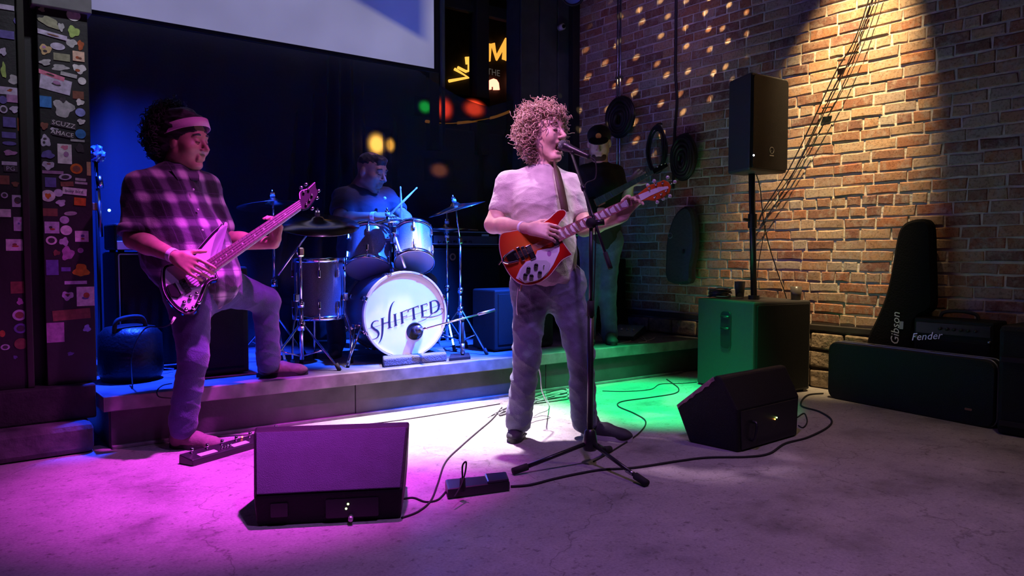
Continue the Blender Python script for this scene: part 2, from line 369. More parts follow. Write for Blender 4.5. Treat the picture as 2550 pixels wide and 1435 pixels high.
# ---- brick wall at X = 5.2
XB = 5.2
def brick_mat(name, island):
    m = mat(name, (.4, .2, .1), .85); N, L, B = nodes(m); tc = coords(m.node_tree)
    if island: g = N.new('ShaderNodeNewGeometry'); rnd = g.outputs['Random Per Island']
    else: g = N.new('ShaderNodeObjectInfo'); rnd = g.outputs['Random']
    base = ramp(m, rnd, [(0, (.30, .11, .06)), (.12, (.44, .19, .09)), (.26, (.22, .10, .07)), (.4, (.48, .27, .14)), (.52, (.36, .24, .16)), (.66, (.52, .33, .19)), (.8, (.42, .35, .27)), (.9, (.34, .17, .10)), (1, (.18, .085, .065))])
    v = N.new('ShaderNodeVectorMath'); v.operation = 'ADD'; L.new(tc, v.inputs[0])
    k = N.new('ShaderNodeVectorMath'); k.operation = 'SCALE'; k.inputs[0].default_value = (17, 31, 23); L.new(rnd, k.inputs['Scale']); L.new(k.outputs[0], v.inputs[1])
    w = noise(m, v.outputs[0], 14, 8, .7)
    lime = ramp(m, w, [(.48, (0, 0, 0)), (.66, (1, 1, 1))])
    cw = mixc(m, base, (.44, .37, .29), 0.0, 'MIX'); mx = cw.node
    q = N.new('ShaderNodeMath'); q.operation = 'MULTIPLY'; q.inputs[1].default_value = .75; L.new(lime, q.inputs[0]); L.new(q.outputs[0], mx.inputs[0])
    sp = ramp(m, noise(m, v.outputs[0], 60, 5, .7), [(.36, (.45, .42, .40)), (.5, (1, 1, 1))])
    L.new(mixc(m, cw, sp, .8), B.inputs['Base Color'])
    b = N.new('ShaderNodeBump'); b.inputs['Strength'].default_value = .5; b.inputs['Distance'].default_value = .006; L.new(noise(m, v.outputs[0], 45, 8, .7), b.inputs['Height']); L.new(b.outputs[0], B.inputs['Normal'])
    return m
bm1 = brick_mat('fired clay brick', False); bm2 = brick_mat('fired clay brick far', True)
mort = mat('lime mortar', (.66, .60, .50), .95, var=.35, vscale=9, bump=.6, bscale=55)
wr = MB().bb(XB + .006, XB + .25, -5, 6.2, 0, 4.3).build('wall_right', mort); props(wr, kind='structure')
rb = random.Random(3)
def brick_shape(L, H, dep, r):               # a worn brick: chamfered, each corner knocked about; face towards -X
    mb = MB(); y, z = L / 2, H / 2; j = lambda a: r.uniform(-a, a)
    ring = []
    for (sy, sz) in ((-1, -1), (0, -1), (1, -1), (1, 1), (0, 1), (-1, 1)): ring.append((sy * (y + (j(.005) if sy else 0)) + (j(L * .15) if sy == 0 else 0), sz * z + j(.004)))
    c = .004 + r.random() * .005
    fr = inset(ring, c); d = j(.004)
    vs_ = [V(dep, p[0], p[1]) for p in ring] + [V(.003, p[0], p[1]) for p in ring] + [V(-.001 + d * .5 + j(.001), p[0], p[1]) for p in fr]
    n = 6; fs_ = []
    for i in range(2):
        for k in range(n): a = i * n + k; b = i * n + (k + 1) % n; fs_.append((a, b, b + n, a + n))
    fs_.append(tuple(2 * n + k for k in range(n))); return vs_, fs_
CH = .0765; bricks = []
z = .47; row = 0
while z < 4.2:
    hdr = row % 7 == 4; y = 6.0 - rb.random() * .1 - (.11 if row % 2 else 0)
    while y > -.4:
        L = .100 if (hdr or rb.random() < .12) else .208
        L *= rb.uniform(.94, 1.06); bricks.append((y - L / 2, z + CH / 2 + rb.uniform(-.002, .002), L)); y -= L + rb.uniform(.009, .015)
    z += CH; row += 1
def proj(p):
    v = Vector(p) - CAMP; D = v.dot(FW); return (PCX + FPX * v.dot(RT) / D, PCY - FPX * v.dot(UP) / D, D) if D > .1 else (-1, -1, -1)
def seen(b):
    x, y, D = proj((XB, b[0], b[1]))
    return 1440 < x < 2545 and -10 < y < 850 and not (1815 < x < 1960 and 190 < y < 410)
order = sorted([b for b in bricks if seen(b)], key=lambda b: b[2] * (-1) / proj((XB, b[0], b[1]))[2] ** 2 * (3 if 1480 < proj((XB, b[0], b[1]))[0] < 2320 else 1))
near = set(order[:300])
shapes = {}
for kind, L in (('s', .208), ('h', .100)):
    shapes[kind] = []
    for i in range(10 if kind == 's' else 5):
        v_, f_ = brick_shape(L, CH - .012, .012, rb); mb = MB().add(v_, f_); me = bpy.data.meshes.new('brick'); me.from_pydata([tuple(a) for a in mb.v], [], mb.f); me.materials.append(bm1); shapes[kind].append(me)
far = MB()
for b in bricks:
    if b in near:
        me = rb.choice(shapes['s' if b[2] > .15 else 'h']); o = bpy.data.objects.new('brick', me); COL.objects.link(o); o.parent = wr
        o.location = (XB + rb.uniform(-.003, .003), b[0], b[1]); o.scale = (1, b[2] / (.208 if b[2] > .15 else .100), 1); o.rotation_euler = (rb.uniform(-.012, .012), 0, 0)
    else:
        v_, f_ = brick_shape(b[2], CH - .012, .012, rb); far.add([v + V(XB, b[0], b[1]) for v in v_], f_)
me = bpy.data.meshes.new('bricks'); me.from_pydata([tuple(v) for v in far.v], [], far.f)
props(link_mesh('bricks', me, bm2, wr), kind='stuff')
# rough stone footing and the dark rail above it
stone = mat('rough footing stone', (.33, .25, .17), .95, var=.6, vscale=18, bump=1, bscale=30)
yy = 5.9; r2 = random.Random(9)
while yy > .2:
    for zz, hh in ((0, .14), (.145, .13), (.28, .13)):
        w = r2.uniform(.16, .3); c = V(XB - .005, yy - .13, zz + hh / 2)
        if zz == 0: w0 = .26
        pts = [c + V(i * r2.uniform(.02, .045) - .02, jy * (.125 + r2.uniform(-.01, .004)), k * (hh / 2 - r2.uniform(.004, .012))) for k in (-1, 1) for i, jy in ((-1, -1), (1, -1), (1, 1), (-1, 1))]
        MB().hexa(pts).build('stone', stone, wr, bevel=.012)
    yy -= .26
MB().bb(XB - .045, XB + .02, .2, 5.85, .418, .462).build('rail', mat('dark rail wood', (.03, .024, .02), .6, var=.3), wr, bevel=.006)

# ---- stage
deckm = mat('worn stage deck paint', (.13, .13, .15), .5, var=.45, vscale=7, bump=.15, bscale=40)
fasc = mat('stage fascia board', (.06, .055, .06), .55, var=.5, vscale=5, bump=.15)
nosm = mat('scuffed nosing trim', (.20, .185, .195), .5, var=.45, vscale=11)
YS = lambda x: 4.21 - .05 * (x - .7)
def sbx(x0, x1, d0, d1, z0, z1, back=None):   # a piece along the slightly skewed stage front
    f = lambda x, d: YS(x) + d
    q = [V(x0, f(x0, d0), 0), V(x1, f(x1, d0), 0), V(x1, back or f(x1, d1), 0), V(x0, back or f(x0, d1), 0)]
    return MB().hexa([p + V(0, 0, z0) for p in q] + [p + V(0, 0, z1) for p in q])
st = sbx(.73, XB - .02, .05, 0, 0, .235, 5.86).build('trim_1', fasc); st.name = 'stage_platform'; props(st, 'low black stage platform with a pale nosing along its front edge', None, kind='structure')
for i in range(5):
    d0 = .03 + i * .33; (sbx(.71, XB - .02, d0, d0 + .327, .235, .27) if i < 4 else sbx(.71, XB - .02, d0, 0, .235, .27, 5.85)).build('deck_board', deckm, st, bevel=.003)
sbx(.705, XB - .02, 0, .03, .195, .272).build('nosing', nosm, st, bevel=.005)
MB().bb(.70, .71, 4.21, 5.85, .195, .272).build('nosing', nosm, st, bevel=.003)
for x0, x1 in ((.735, 2.05), (2.055, 3.5), (3.505, XB - .02)): sbx(x0, x1, .03, .05, .01, .195).build('fascia_panel', fasc, st, bevel=.003)
sbx(.735, XB - .3, .005, .03, 0, .018).build('floor_moulding', nosm, st, bevel=.004)

# ---- sticker-covered pillar and wall panel at the left, on a low concrete ledge
pilm = mat('black painted pillar', (.018, .018, .02), .55, var=.3, bump=.15)
conc = mat('painted concrete ledge', (.10, .085, .10), .8, var=.6, vscale=9, bump=.6, bscale=35)
ld = MB(); ld.bb(-2.6, .66, 4.22, 4.75, 0, .15); ldo = props(ld.build('concrete_ledge', conc, bevel=.03), 'low rounded concrete ledge under the sticker wall', None, kind='structure')
MB().bb(-2.6, .69, 4.34, 4.75, .15, .325).build('plinth', mat('dark plinth', (.03, .026, .03), .8, var=.5, bump=.4), ldo, bevel=.01)
pil = props(MB().bb(.485, .705, 4.40, 4.72, .325, 4.25).build('pillar', pilm, bevel=.004), 'black square pillar pasted all over with band stickers', None, kind='structure')
MB().bb(.462, .722, 4.375, 4.73, 2.195, 2.34).build('pillar_cap', mat('grey cap moulding', (.12, .12, .13), .6, var=.3), pil, bevel=.006)
pan = props(MB().bb(-2.6, .428, 4.40, 4.72, .325, 4.25).build('wall_panel', pilm, bevel=.003), 'black wall panel beside the pillar, dotted with dim stickers', None, kind='structure')
MB().bb(.40, .43, 4.385, 4.41, .325, 4.2).build('edge_strip', mat('edge strip', (.03, .03, .025), .4), pan, bevel=.004)
MB().bb(.43, .484, 4.46, 4.70, .325, 4.25).build('groove_back', black, pan)
PP = PF((0, 4.40, 0), (0, -1, 0), (1, 4.40, 0))
SCOL = {'w': (.72, .70, .70), 'g': (.45, .45, .45), 'o': (.30, .31, .20), 'n': (.35, .50, .14), 'l': (.52, .48, .62), 'r': (.45, .12, .05), 't': (.55, .40, .20), 'p': (.70, .50, .36), 'k': (.70, .22, .34),
        'b': (.06, .22, .55), 'i': (.14, .12, .36), 'a': (.62, .32, .03), 'c': (.60, .16, .03), 'm': (.42, .22, .42), 'd': (.07, .06, .07), 'u': (.30, .34, .75), 'e': (.24, .10, .07)}
smat = {k: mat('sticker ' + k, c, .35, var=.35, vscale=45) for k, c in SCOL.items()}
inkm = mat('sticker ink', (.03, .03, .05), .4)
rs = random.Random(21)
def sticker(z, x, y, w, h, sh, c, ang=0, txt=None, tc='ink', par=None, lay=[0]):
    s = 320 / 1093.0; ox, oy = {1: (0, 0), 2: (0, 400), 3: (0, 780)}[z]
    cx, cy, ww, hh = ox + x * s, oy + y * s, w * s, h * s; lay[0] += 1; hgt = .0004 + (lay[0] % 7) * .0003
    par = par or (pil if cx > 80 else pan)
    c0 = PP.px(cx, cy); m_ = (PP.px(cx + 10, cy)[0] - c0[0]) / 10; W_, H_ = ww * m_ / 2, hh * m_ / 2
    a = math.radians(-ang); rot = lambda p: (c0[0] + p[0] * math.cos(a) - p[1] * math.sin(a), c0[1] + p[0] * math.sin(a) + p[1] * math.cos(a))
    if sh == 'r': q = [(-W_, -H_), (W_, -H_), (W_, H_), (-W_, H_)]
    elif sh == 'c' or sh == 'o': q = [(W_ * math.cos(t * math.pi / 12), H_ * math.sin(t * math.pi / 12)) for t in range(24)]
    else:
        ph = [rs.random() * 6.28 for _ in range(3)]
        q = [((.86 + .16 * math.sin(2 * t * math.pi / 11 + ph[0]) * 0 + .14 * math.sin(3 * t * math.pi / 11 + ph[1]) + .10 * math.sin(5 * t * math.pi / 11 + ph[2])) * W_ * math.cos(t * math.pi / 11),
              (.86 + .14 * math.sin(3 * t * math.pi / 11 + ph[1]) + .10 * math.sin(5 * t * math.pi / 11 + ph[2])) * H_ * math.sin(t * math.pi / 11)) for t in range(22)]
    xr = (.487, .703) if par is pil else (-2.5, .398)
    q = [rot(p) for p in q]; q = [(min(max(p[0], xr[0]), xr[1]), p[1]) for p in q]
    o = MB().prism(q, PP, .0001, .0008 + hgt).build('sticker', smat[c], par)
    c2_ = PP.w(c0)
    if sh == 'o': MB().prism([rot((W_ * .62 * math.cos(t * math.pi / 10), H_ * .62 * math.sin(t * math.pi / 10))) for t in range(20)], PP, 0, .0014 + hgt).build('sticker_print', smat['d'] if tc == 'ink' else smat[tc], o)
    if txt: text_mb(txt, PP, rot((0, 0)), min(2.4 * W_ / max(len(txt) * .6, 1), 2.1 * H_), a, hgt + .001).build('lettering', inkm if tc == 'ink' else smat[tc], o)
    elif w * h > 9000 and sh in 'rb' and c in 'wlkpt':
        for i in range(2):
            u, v = rs.uniform(-.25, .25) * W_, rs.uniform(-.45, .45) * H_; r1, r3 = W_ * rs.uniform(.18, .4), H_ * rs.uniform(.15, .3)
            MB().prism([rot((u + r1 * math.cos(t * .785), v + r3 * math.sin(t * .785))) for t in range(8)], PP, 0, .0013 + hgt + i * .0002).build('sticker_print', smat[rs.choice('idmer')], o)
for a in [(355, 80, 60, 55, 'b', 'o'), (625, 130, 120, 110, 'c', 'w'), (625, 270, 115, 120, 'b', 'n'), (420, 190, 210, 110, 'b', 'o', 20), (520, 230, 60, 90, 'b', 'g'), (440, 295, 260, 45, 'r', 'l', 8), (605, 365, 115, 90, 'b', 'g'),
          (685, 385, 60, 110, 'b', 'r'), (385, 420, 115, 110, 'b', 't'), (490, 395, 125, 70, 'c', 'l'), (525, 487, 140, 70, 'r', 'o'), (668, 480, 100, 95, 'r', 'p'), (385, 530, 110, 70, 'b', 'g', -15), (510, 575, 160, 70, 'b', 'g', -8),
          (675, 585, 130, 100, 'b', 'w'), (470, 720, 270, 140, 'r', 'l', 10), (435, 640, 230, 42, 'r', 'k', 14), (585, 638, 140, 36, 'r', 'g', 8), (697, 690, 70, 70, 'c', 'w'), (378, 865, 120, 110, 'r', 'b'), (540, 920, 190, 200, 'b', 'g', 15), (535, 850, 60, 60, 'b', 'd'),
          (665, 810, 95, 75, 'r', 'e'), (680, 870, 80, 70, 'b', 'w'), (683, 957, 85, 80, 'c', 'u'), (690, 1035, 75, 60, 'b', 'w'), (685, 1140, 90, 90, 'c', 'b'), (385, 1200, 100, 130, 'b', 'l'), (550, 1310, 120, 190, 'r', 'w'),
          (550, 1255, 70, 50, 'b', 'k'), (660, 1197, 120, 22, 'r', 'g'), (680, 1262, 80, 100, 'b', 'd'), (405, 1315, 130, 90, 'b', 'i'), (375, 1070, 80, 80, 'b', 'e')]: sticker(1, *a)
for a in [(650, 70, 105, 100, 'o', 'c', 0, None, 'e'), (755, 70, 35, 130, 'r', 't'), (410, 40, 120, 90, 'b', 'l'), (450, 100, 180, 30, 'r', 'm'), (430, 185, 95, 95, 'r', 'i'), (555, 140, 110, 60, 'o', 'l', -8), (570, 200, 110, 46, 'r', 'e', -4), (685, 162, 90, 26, 'r', 'g', 3), (690, 192, 105, 22, 'r', 'g', 3),
          (497, 275, 80, 75, 'c', 'l'), (408, 300, 125, 115, 'c', 'w'), (408, 300, 60, 60, 'b', 'c'), (518, 360, 90, 75, 'b', 'l'), (680, 350, 100, 75, 'r', 'c', 3), (425, 440, 130, 75, 'r', 'e'), (600, 450, 110, 40, 'c', 'g', -5), (548, 505, 80, 75, 'c', 'l'), (563, 593, 100, 95, 'c', 'w'),
          (442, 570, 125, 115, 'r', 'l'), (695, 645, 115, 105, 'r', 'w'), (437, 680, 95, 85, 'o', 'w'), (545, 690, 90, 90, 'b', 'l'), (575, 790, 120, 150, 'b', 'm'), (685, 765, 50, 50, 'c', 'm'), (480, 785, 70, 60, 'b', 'e'), (445, 910, 105, 150, 'r', 'i'), (560, 925, 80, 40, 'r', 'i'),
          (690, 935, 150, 140, 'b', 'a'), (645, 1038, 190, 32, 'r', 'l'), (575, 1150, 115, 95, 'b', 'l'), (730, 1155, 155, 185, 'r', 'w'), (610, 1310, 320, 100, 'r', 'e', -3)]: sticker(2, *a)
sticker(2, 635, 263, 205, 66, 'r', 'w', 4, 'busy bird.')
sticker(1, 540, 1060, 215, 60, 'r', 'd', 8, 'SCUZZ', 'w'); sticker(1, 530, 1138, 170, 56, 'r', 'd', 8, 'AMACE', 'w'); sticker(1, 462, 1105, 80, 50, 'b', 'l', 8)
for a in [(472, 165, 150, 195, 'r', 'm'), (740, 130, 70, 80, 'b', 'u'), (600, 345, 60, 40, 'b', 'i')]: sticker(3, *a)
for a in [(145, 180, 80, 60, 'b', 'i'), (60, 295, 120, 80, 'r', 'i'), (25, 440, 70, 90, 'b', 'l'), (120, 680, 110, 110, 'b', 'g'), (85, 775, 180, 76, 'r', 'l'), (110, 840, 110, 76, 'r', 'm'), (25, 850, 70, 80, 'c', 'i'), (120, 930, 80, 80, 'b', 'l'), (30, 930, 70, 80, 'o', 'l'),
          (80, 1040, 110, 100, 'r', 'i'), (175, 1060, 50, 130, 'r', 'r'), (75, 1150, 120, 60, 'r', 'i'), (80, 1220, 120, 40, 'c', 'i'), (85, 1300, 130, 60, 'b', 'm'), (30, 600, 50, 180, 'b', 'n'), (40, 60, 160, 50, 'r', 'l')]: sticker(1, *a)
for a in [(80, 25, 130, 36, 'r', 'l'), (40, 165, 80, 90, 'r', 'e'), (130, 200, 70, 60, 'b', 'e'), (38, 295, 60, 60, 'o', 'l'), (150, 345, 95, 120, 'r', 'l'), (150, 340, 60, 70, 'o', 'd'), (45, 447, 95, 80, 'r', 'w'), (163, 540, 95, 140, 'r', 'l'), (138, 718, 175, 116, 'r', 'w'), (155, 1080, 130, 120, 'r', 'e'), (170, 1200, 60, 80, 'b', 'm'), (165, 1315, 120, 110, 'o', 'l', 0, None, 'e')]: sticker(2, *a)
sticker(2, 90, 70, 120, 60, 'r', 'd', 0, 'PG', 'l')
for a in [(175, 130, 115, 100, 'o', 'i', 0, None, 'd'), (180, 260, 120, 110, 'c', 'e'), (45, 290, 80, 60, 'o', 'l'), (20, 175, 50, 70, 'c', 'r'), (130, 375, 40, 40, 'b', 'i')]: sticker(3, *a)

# ---- projection screen, curtain, storefront window with neon signs outside, dark pillar in the corner
scm = mat('projected screen image', (.30, .30, .32), .6); N, L, B = nodes(scm); tc = coords(scm.node_tree)
sx = N.new('ShaderNodeSeparateXYZ'); L.new(tc, sx.inputs[0])
def mth(op, a, b=None, N=None, L=None):
    q = N.new('ShaderNodeMath'); q.operation = op
    for i, v in enumerate((a, b)):
        if v is None: continue
        if isinstance(v, (int, float)): q.inputs[i].default_value = v
        else: L.new(v, q.inputs[i])
    return q.outputs[0]
# blue picture field: above a curve that falls towards the right edge of the screen
p1_, p2_ = WY(885, 0, 5.6) - V(2.0, 5.62, 2.53), WY(1078, 112, 5.6) - V(2.0, 5.62, 2.53); sl_ = (p2_.z - p1_.z) / (p2_.x - p1_.x)
crv = mth('SUBTRACT', mth('SUBTRACT', sx.outputs['Z'], mth('MULTIPLY', sx.outputs['X'], sl_, N, L), N, L), p1_.z - sl_ * p1_.x, N, L)
fac = N.new('ShaderNodeMapRange'); fac.inputs['From Min'].default_value = -.03; fac.inputs['From Max'].default_value = .03; L.new(crv, fac.inputs[0])
edge = N.new('ShaderNodeMapRange'); edge.inputs['From Min'].default_value = 1.50; edge.inputs['From Max'].default_value = 1.36; L.new(sx.outputs['X'], edge.inputs[0])
ff = mth('MULTIPLY', fac.outputs[0], edge.outputs[0], N, L)
pic = mixc(scm, (.20, .195, .36), (.03, .045, .27), ff, 'MIX')
L.new(mixc(scm, pic, ramp(scm, noise(scm, tc, 1.5, 2), [(.3, (.8, .8, .8)), (.7, (1.1, 1.1, 1.1))]), 1.0), B.inputs['Emission Color']); B.inputs['Emission Strength'].default_value = 1.0  # projector light is put into the screen's own emission
sct = thing('projection_screen', 'large pale projection screen showing lavender and blue light', 'screen', (2.0, 5.62, 2.53))
MB().bb(.35, 3.52, 5.60, 5.61, 2.56, 4.2).build('screen_surface', scm, sct)
MB().bb(.35, 3.54, 5.595, 5.625, 2.528, 2.56).build('bottom_bar', black, sct, bevel=.004)
MB().bb(3.52, 3.57, 5.595, 5.625, 2.528, 4.2).build('side_border', black, sct, bevel=.004)
# curtain: a folded cloth, thin enough to let lit signs glow through
cm = bpy.data.materials.new('black muslin curtain'); cm.use_nodes = True; nt = cm.node_tree; Bp = nt.nodes['Principled BSDF']; Bp.inputs['Base Color'].default_value = (.04, .04, .055, 1); Bp.inputs['Roughness'].default_value = .85
tr = nt.nodes.new('ShaderNodeBsdfTransparent'); tr.inputs[0].default_value = (.5, .5, .5, 1); ms = nt.nodes.new('ShaderNodeMixShader'); ms.inputs[0].default_value = .3
nt.links.new(Bp.outputs[0], ms.inputs[1]); nt.links.new(tr.outputs[0], ms.inputs[2]); nt.links.new(ms.outputs[0], nt.nodes['Material Output'].inputs[0])
cb = MB(); nx, nz = 260, 26; x0, x1 = .30, 4.60
def ctop(x):
    if x < 3.45: return 2.72
    t = (x - 3.45) / .75
    return 2.56 - .22 * math.sin(min(t, 1) * math.pi / 2) + (.13 * max(0, (x - 4.2)) / .4)
vs_ = []
for i in range(nx + 1):
    x = x0 + (x1 - x0) * i / nx
    for k in range(nz + 1):
        t = k / nz; zt = ctop(x); zz = zt + (.285 - zt) * t
        bun = math.exp(-((x - 2.72 + .25 * t) / (.16 + .28 * t)) ** 2)
        fo = .018 * math.sin(x * 9 + math.sin(x * 2.3) * 2 + t) + .012 * math.sin(x * 21 + 1.7 + .6 * t) + bun * .05 * math.sin((x - 2.72) * (62 - 30 * t) + 2 * t)
        fo += .03 * math.sin((x * 1.1 + t * 1.6) * 2.2) * (1 - t) * (x < 1.8)
        vs_.append(V(x, 5.74 + fo * (.35 + .65 * min(1, t * 3)), zz))
fs_ = [(i * (nz + 1) + k, (i + 1) * (nz + 1) + k, (i + 1) * (nz + 1) + k + 1, i * (nz + 1) + k + 1) for i in range(nx) for k in range(nz)]
cu_ = MB().add(vs_, fs_).top('stage_curtain', cm, 'black cloth curtain hanging in folds behind the drum kit', 'curtain', smooth=True)
# window
frm = mat('dark green window frame', (.035, .045, .05), .5, var=.2)
wnd = props(MB().bb(3.60, 3.70, 5.80, 5.95, 1.9, 4.25).build('window_1', frm, bevel=.006), kind='structure')
MB().bb(3.72, 3.75, 5.78, 5.95, 1.9, 4.25).build('jamb_strip', mat('grey jamb', (.14, .16, .18), .5), wnd, bevel=.004)
xm0, xm1 = WY(1183, 150, 5.85).x, WY(1209, 150, 5.88).x
MB().bb(xm0, xm1, 5.82, 5.95, 1.9, 4.25).build('mullion', black, wnd, bevel=.006)
MB().bb(4.62, 4.74, 5.87, 5.95, 1.9, 4.25).build('window_frame', frm, wnd, bevel=.006)
MB().bb(3.60, 4.74, 5.87, 5.95, 3.22, 3.32).build('transom', black, wnd, bevel=.006)
MB().bb(3.60, 4.74, 5.87, 5.95, 2.02, 2.12).build('window_sill', frm, wnd, bevel=.006)
gm = mat('window glass', (.9, .9, .9), .02); nodes(gm)[2].inputs['Transmission Weight'].default_value = 1; nodes(gm)[2].inputs['IOR'].default_value = 1.05
MB().bb(3.75, xm0, 5.90, 5.904, 2.12, 3.22).build('pane', gm, wnd); MB().bb(xm1, 4.62, 5.90, 5.904, 2.12, 3.22).build('pane', gm, wnd)
# neon signs across the street, seen through the window
YN = 7.0
props(MB().bb(1.5, 8, 7.02, 7.2, 0, 6).build('wall_street', mat('dark street facade', (.02, .018, .016), .9, var=.4)), kind='structure')
PN = PF((4, YN, 2.5), (0, -1, 0), (5, YN, 2.5))
neo = glow('amber neon', (1, .40, .05), 1.35); neo2 = glow('red white neon', (1, .26, .16), 4); neo3 = glow('yellow neon', (1, .48, .07), 1.5)
def nline(pts): return [PN.pw(x, y) for x, y in pts]
nm = MB()
for l in ([(1216, 152), (1219, 110)], [(1227, 108), (1236, 146), (1262, 98)], [(1258, 112), (1255, 148)], [(1258, 147), (1274, 131)]): nm.tube(nline(l), .026, 8, 1, smooth=False)
nm.top('neon_letter', neo, 'amber neon letter M glowing outside behind the right window pane', 'neon sign', smooth=True)
nm = MB()
for l in ([(1118, 202), (1166, 193), (1132, 172)], [(1140, 168), (1160, 178), (1168, 176), (1168, 142)], [(1177, 150), (1178, 185)], [(1161, 142), (1163, 160)]): nm.tube(nline(l), .017, 8, 1, smooth=False)
nm.top('neon_arrow', neo3, 'yellow neon arrow strips glowing behind the left window pane', 'neon sign', smooth=True)
nm = MB().prism([PN.px(*p) for p in ((1215, 224), (1215, 205), (1220, 199), (1228, 196), (1236, 199), (1241, 207), (1243, 224), (1229, 224), (1229, 216), (1223, 216), (1223, 223))], PN, -.01, .01)
nm.top('neon_sign_letter', neo2, 'glowing red and white arched sign letter low in the window', 'neon sign')
MB().tube(nline([(1271, 190), (1275, 224)]), .03, 8, 1).top('neon_sign_letter', neo2, 'narrow red and white sign stroke beside the arched letter', 'neon sign', smooth=True)
text_mb('THE', PN, PN.px(1229, 181), .10).top('sign_word', mat('dim sign word', (.3, .3, .3), .6, emit=(.6, .55, .5), estr=.12), 'small grey word THE on the sign outside the window', 'sign')
# lit shop signs that shine dimly through the curtain cloth
def soft(name, col, s):  # emission fades towards the edges, painting in the blur of the cloth
    m = bpy.data.materials.new(name); m.use_nodes = True; nt = m.node_tree; nt.nodes.clear(); e = nt.nodes.new('ShaderNodeEmission'); o = nt.nodes.new('ShaderNodeOutputMaterial'); e.inputs[0].default_value = (*col, 1)
    tc = nt.nodes.new('ShaderNodeTexCoord'); mp = nt.nodes.new('ShaderNodeMapping'); mp.inputs['Location'].default_value = (-1, 0, -1); mp.inputs['Scale'].default_value = (2, 0, 2)
    g = nt.nodes.new('ShaderNodeTexGradient'); g.gradient_type = 'QUADRATIC_SPHERE'; nt.links.new(tc.outputs['Generated'], mp.inputs[0]); nt.links.new(mp.outputs[0], g.inputs[0])
    r = nt.nodes.new('ShaderNodeMapRange'); r.interpolation_type = 'SMOOTHSTEP'; r.inputs['To Max'].default_value = s; r.inputs['From Max'].default_value = .5; nt.links.new(g.outputs['Fac'], r.inputs[0]); nt.links.new(r.outputs[0], e.inputs[1]); nt.links.new(e.outputs[0], o.inputs[0]); return m
PC = PF((4, 5.815, 1.5), (0, -1, 0), (5, 5.815, 1.5))
def lamp_panel(x, y, w, h, m, name, label, cat):
    a, b = PC.px(x - w / 2, y + h / 2), PC.px(x + w / 2, y - h / 2)
    MB().prism([(a[0], a[1]), (b[0], a[1]), (b[0], b[1]), (a[0], b[1])], PC, 0, .012).top(name, m, label, cat)
lamp_panel(1105, 272, 62, 72, soft('red sign light', (1, .05, .02), 4.2), 'backlit_sign', 'square red lit sign glowing through the curtain', 'sign')
lamp_panel(1178, 272, 80, 50, soft('red sign light b', (1, .06, .02), 3.4), 'backlit_sign', 'wide red lit sign glowing through the curtain near the pillar', 'sign')
lamp_panel(1056, 267, 48, 42, soft('green sign light', (.02, .8, .10), 2.0), 'backlit_sign', 'small green lit sign glowing through the curtain', 'sign')
lamp_panel(936, 360, 66, 76, soft('amber lamp light', (1, .50, .08), 10), 'street_lamp_glow', 'brighter amber lamp shining through the curtain above the drummer', 'lamp')
lamp_panel(970, 362, 36, 50, soft('amber lamp light b', (1, .45, .06), 5), 'street_lamp_glow', 'dimmer amber lamp shining through the curtain above the drummer', 'lamp')
lamp_panel(1092, 425, 70, 50, soft('rust sign light', (1, .28, .12), .7), 'backlit_sign', 'dim rust coloured sign glowing through the curtain right of the drummer', 'sign')
nm = MB(); nm.tube([PC.pw(x, y) for x, y in ((1060, 302), (1110, 308), (1170, 303), (1230, 292), (1278, 274))], .014, 6)
nm.top('neon_border', glow('amber border', (1, .35, .05), .6), 'curved amber sign border glowing through the curtain', 'neon sign')
# corner pillar of dark boards
cp = props(MB().bb(4.50, 5.19, 5.66, 5.86, .27, 4.25).build('trim_2', mat('dark slate panel paint', (.06, .08, .09), .5, var=.25)), kind='structure')
for xx in (4.50, 4.73, 4.96): MB().bb(xx, xx + .22, 5.635, 5.66, .27, 4.25).build('panel_board', MT['dark slate panel paint'], cp, bevel=.006)
MB().bb(5.10, 5.19, 5.57, 5.66, .27, 4.25).build('corner_post', black, cp, bevel=.004)
sc_ = thing('security_camera', 'small pale security camera on the dark corner post', 'camera', WY(1403, 66, 5.56))
c = WY(1403, 66, 5.56); MB().cyl(c + V(0, .06, 0), c, .03, .03).build('housing', mat('cream plastic', (.6, .6, .58), .4), sc_, True); MB().cyl(c, c - V(.004, .012, 0), .018).build('lens', mat('lens glass', (.01, .01, .01), .05), sc_)
MB().cyl(c + V(0, .04, 0), c + V(.0, .085, .02), .01).build('bracket', MT['cream plastic'], sc_)
pc_ = thing('stage_lamp', 'black stage lamp can with a bluish lens hung above the corner pillar', 'stage lamp', W(1425, -20, 6.6))
c = W(1427, -16, 6.6); d_ = V(-.45, -.75, -.48).normalized()
MB().lathe([(.05, -.26), (.09, -.2), (.1, 0), (.105, 0), (.105, .02), (.092, .02), (.088, -.01)], c, d_, 24).build('can', black, pc_, True)
MB().lathe([(0, .0), (.087, .0)], c, d_, 24).build('lens', mat('blue gel', (.05, .10, .35), .2), pc_)
MB().tube([c + V(-.12, 0, 0), c + V(-.12, 0, .2), c + V(0, 0, .3), c + V(0, 0, .9)], .008, 6, 3).build('yoke', black, pc_)
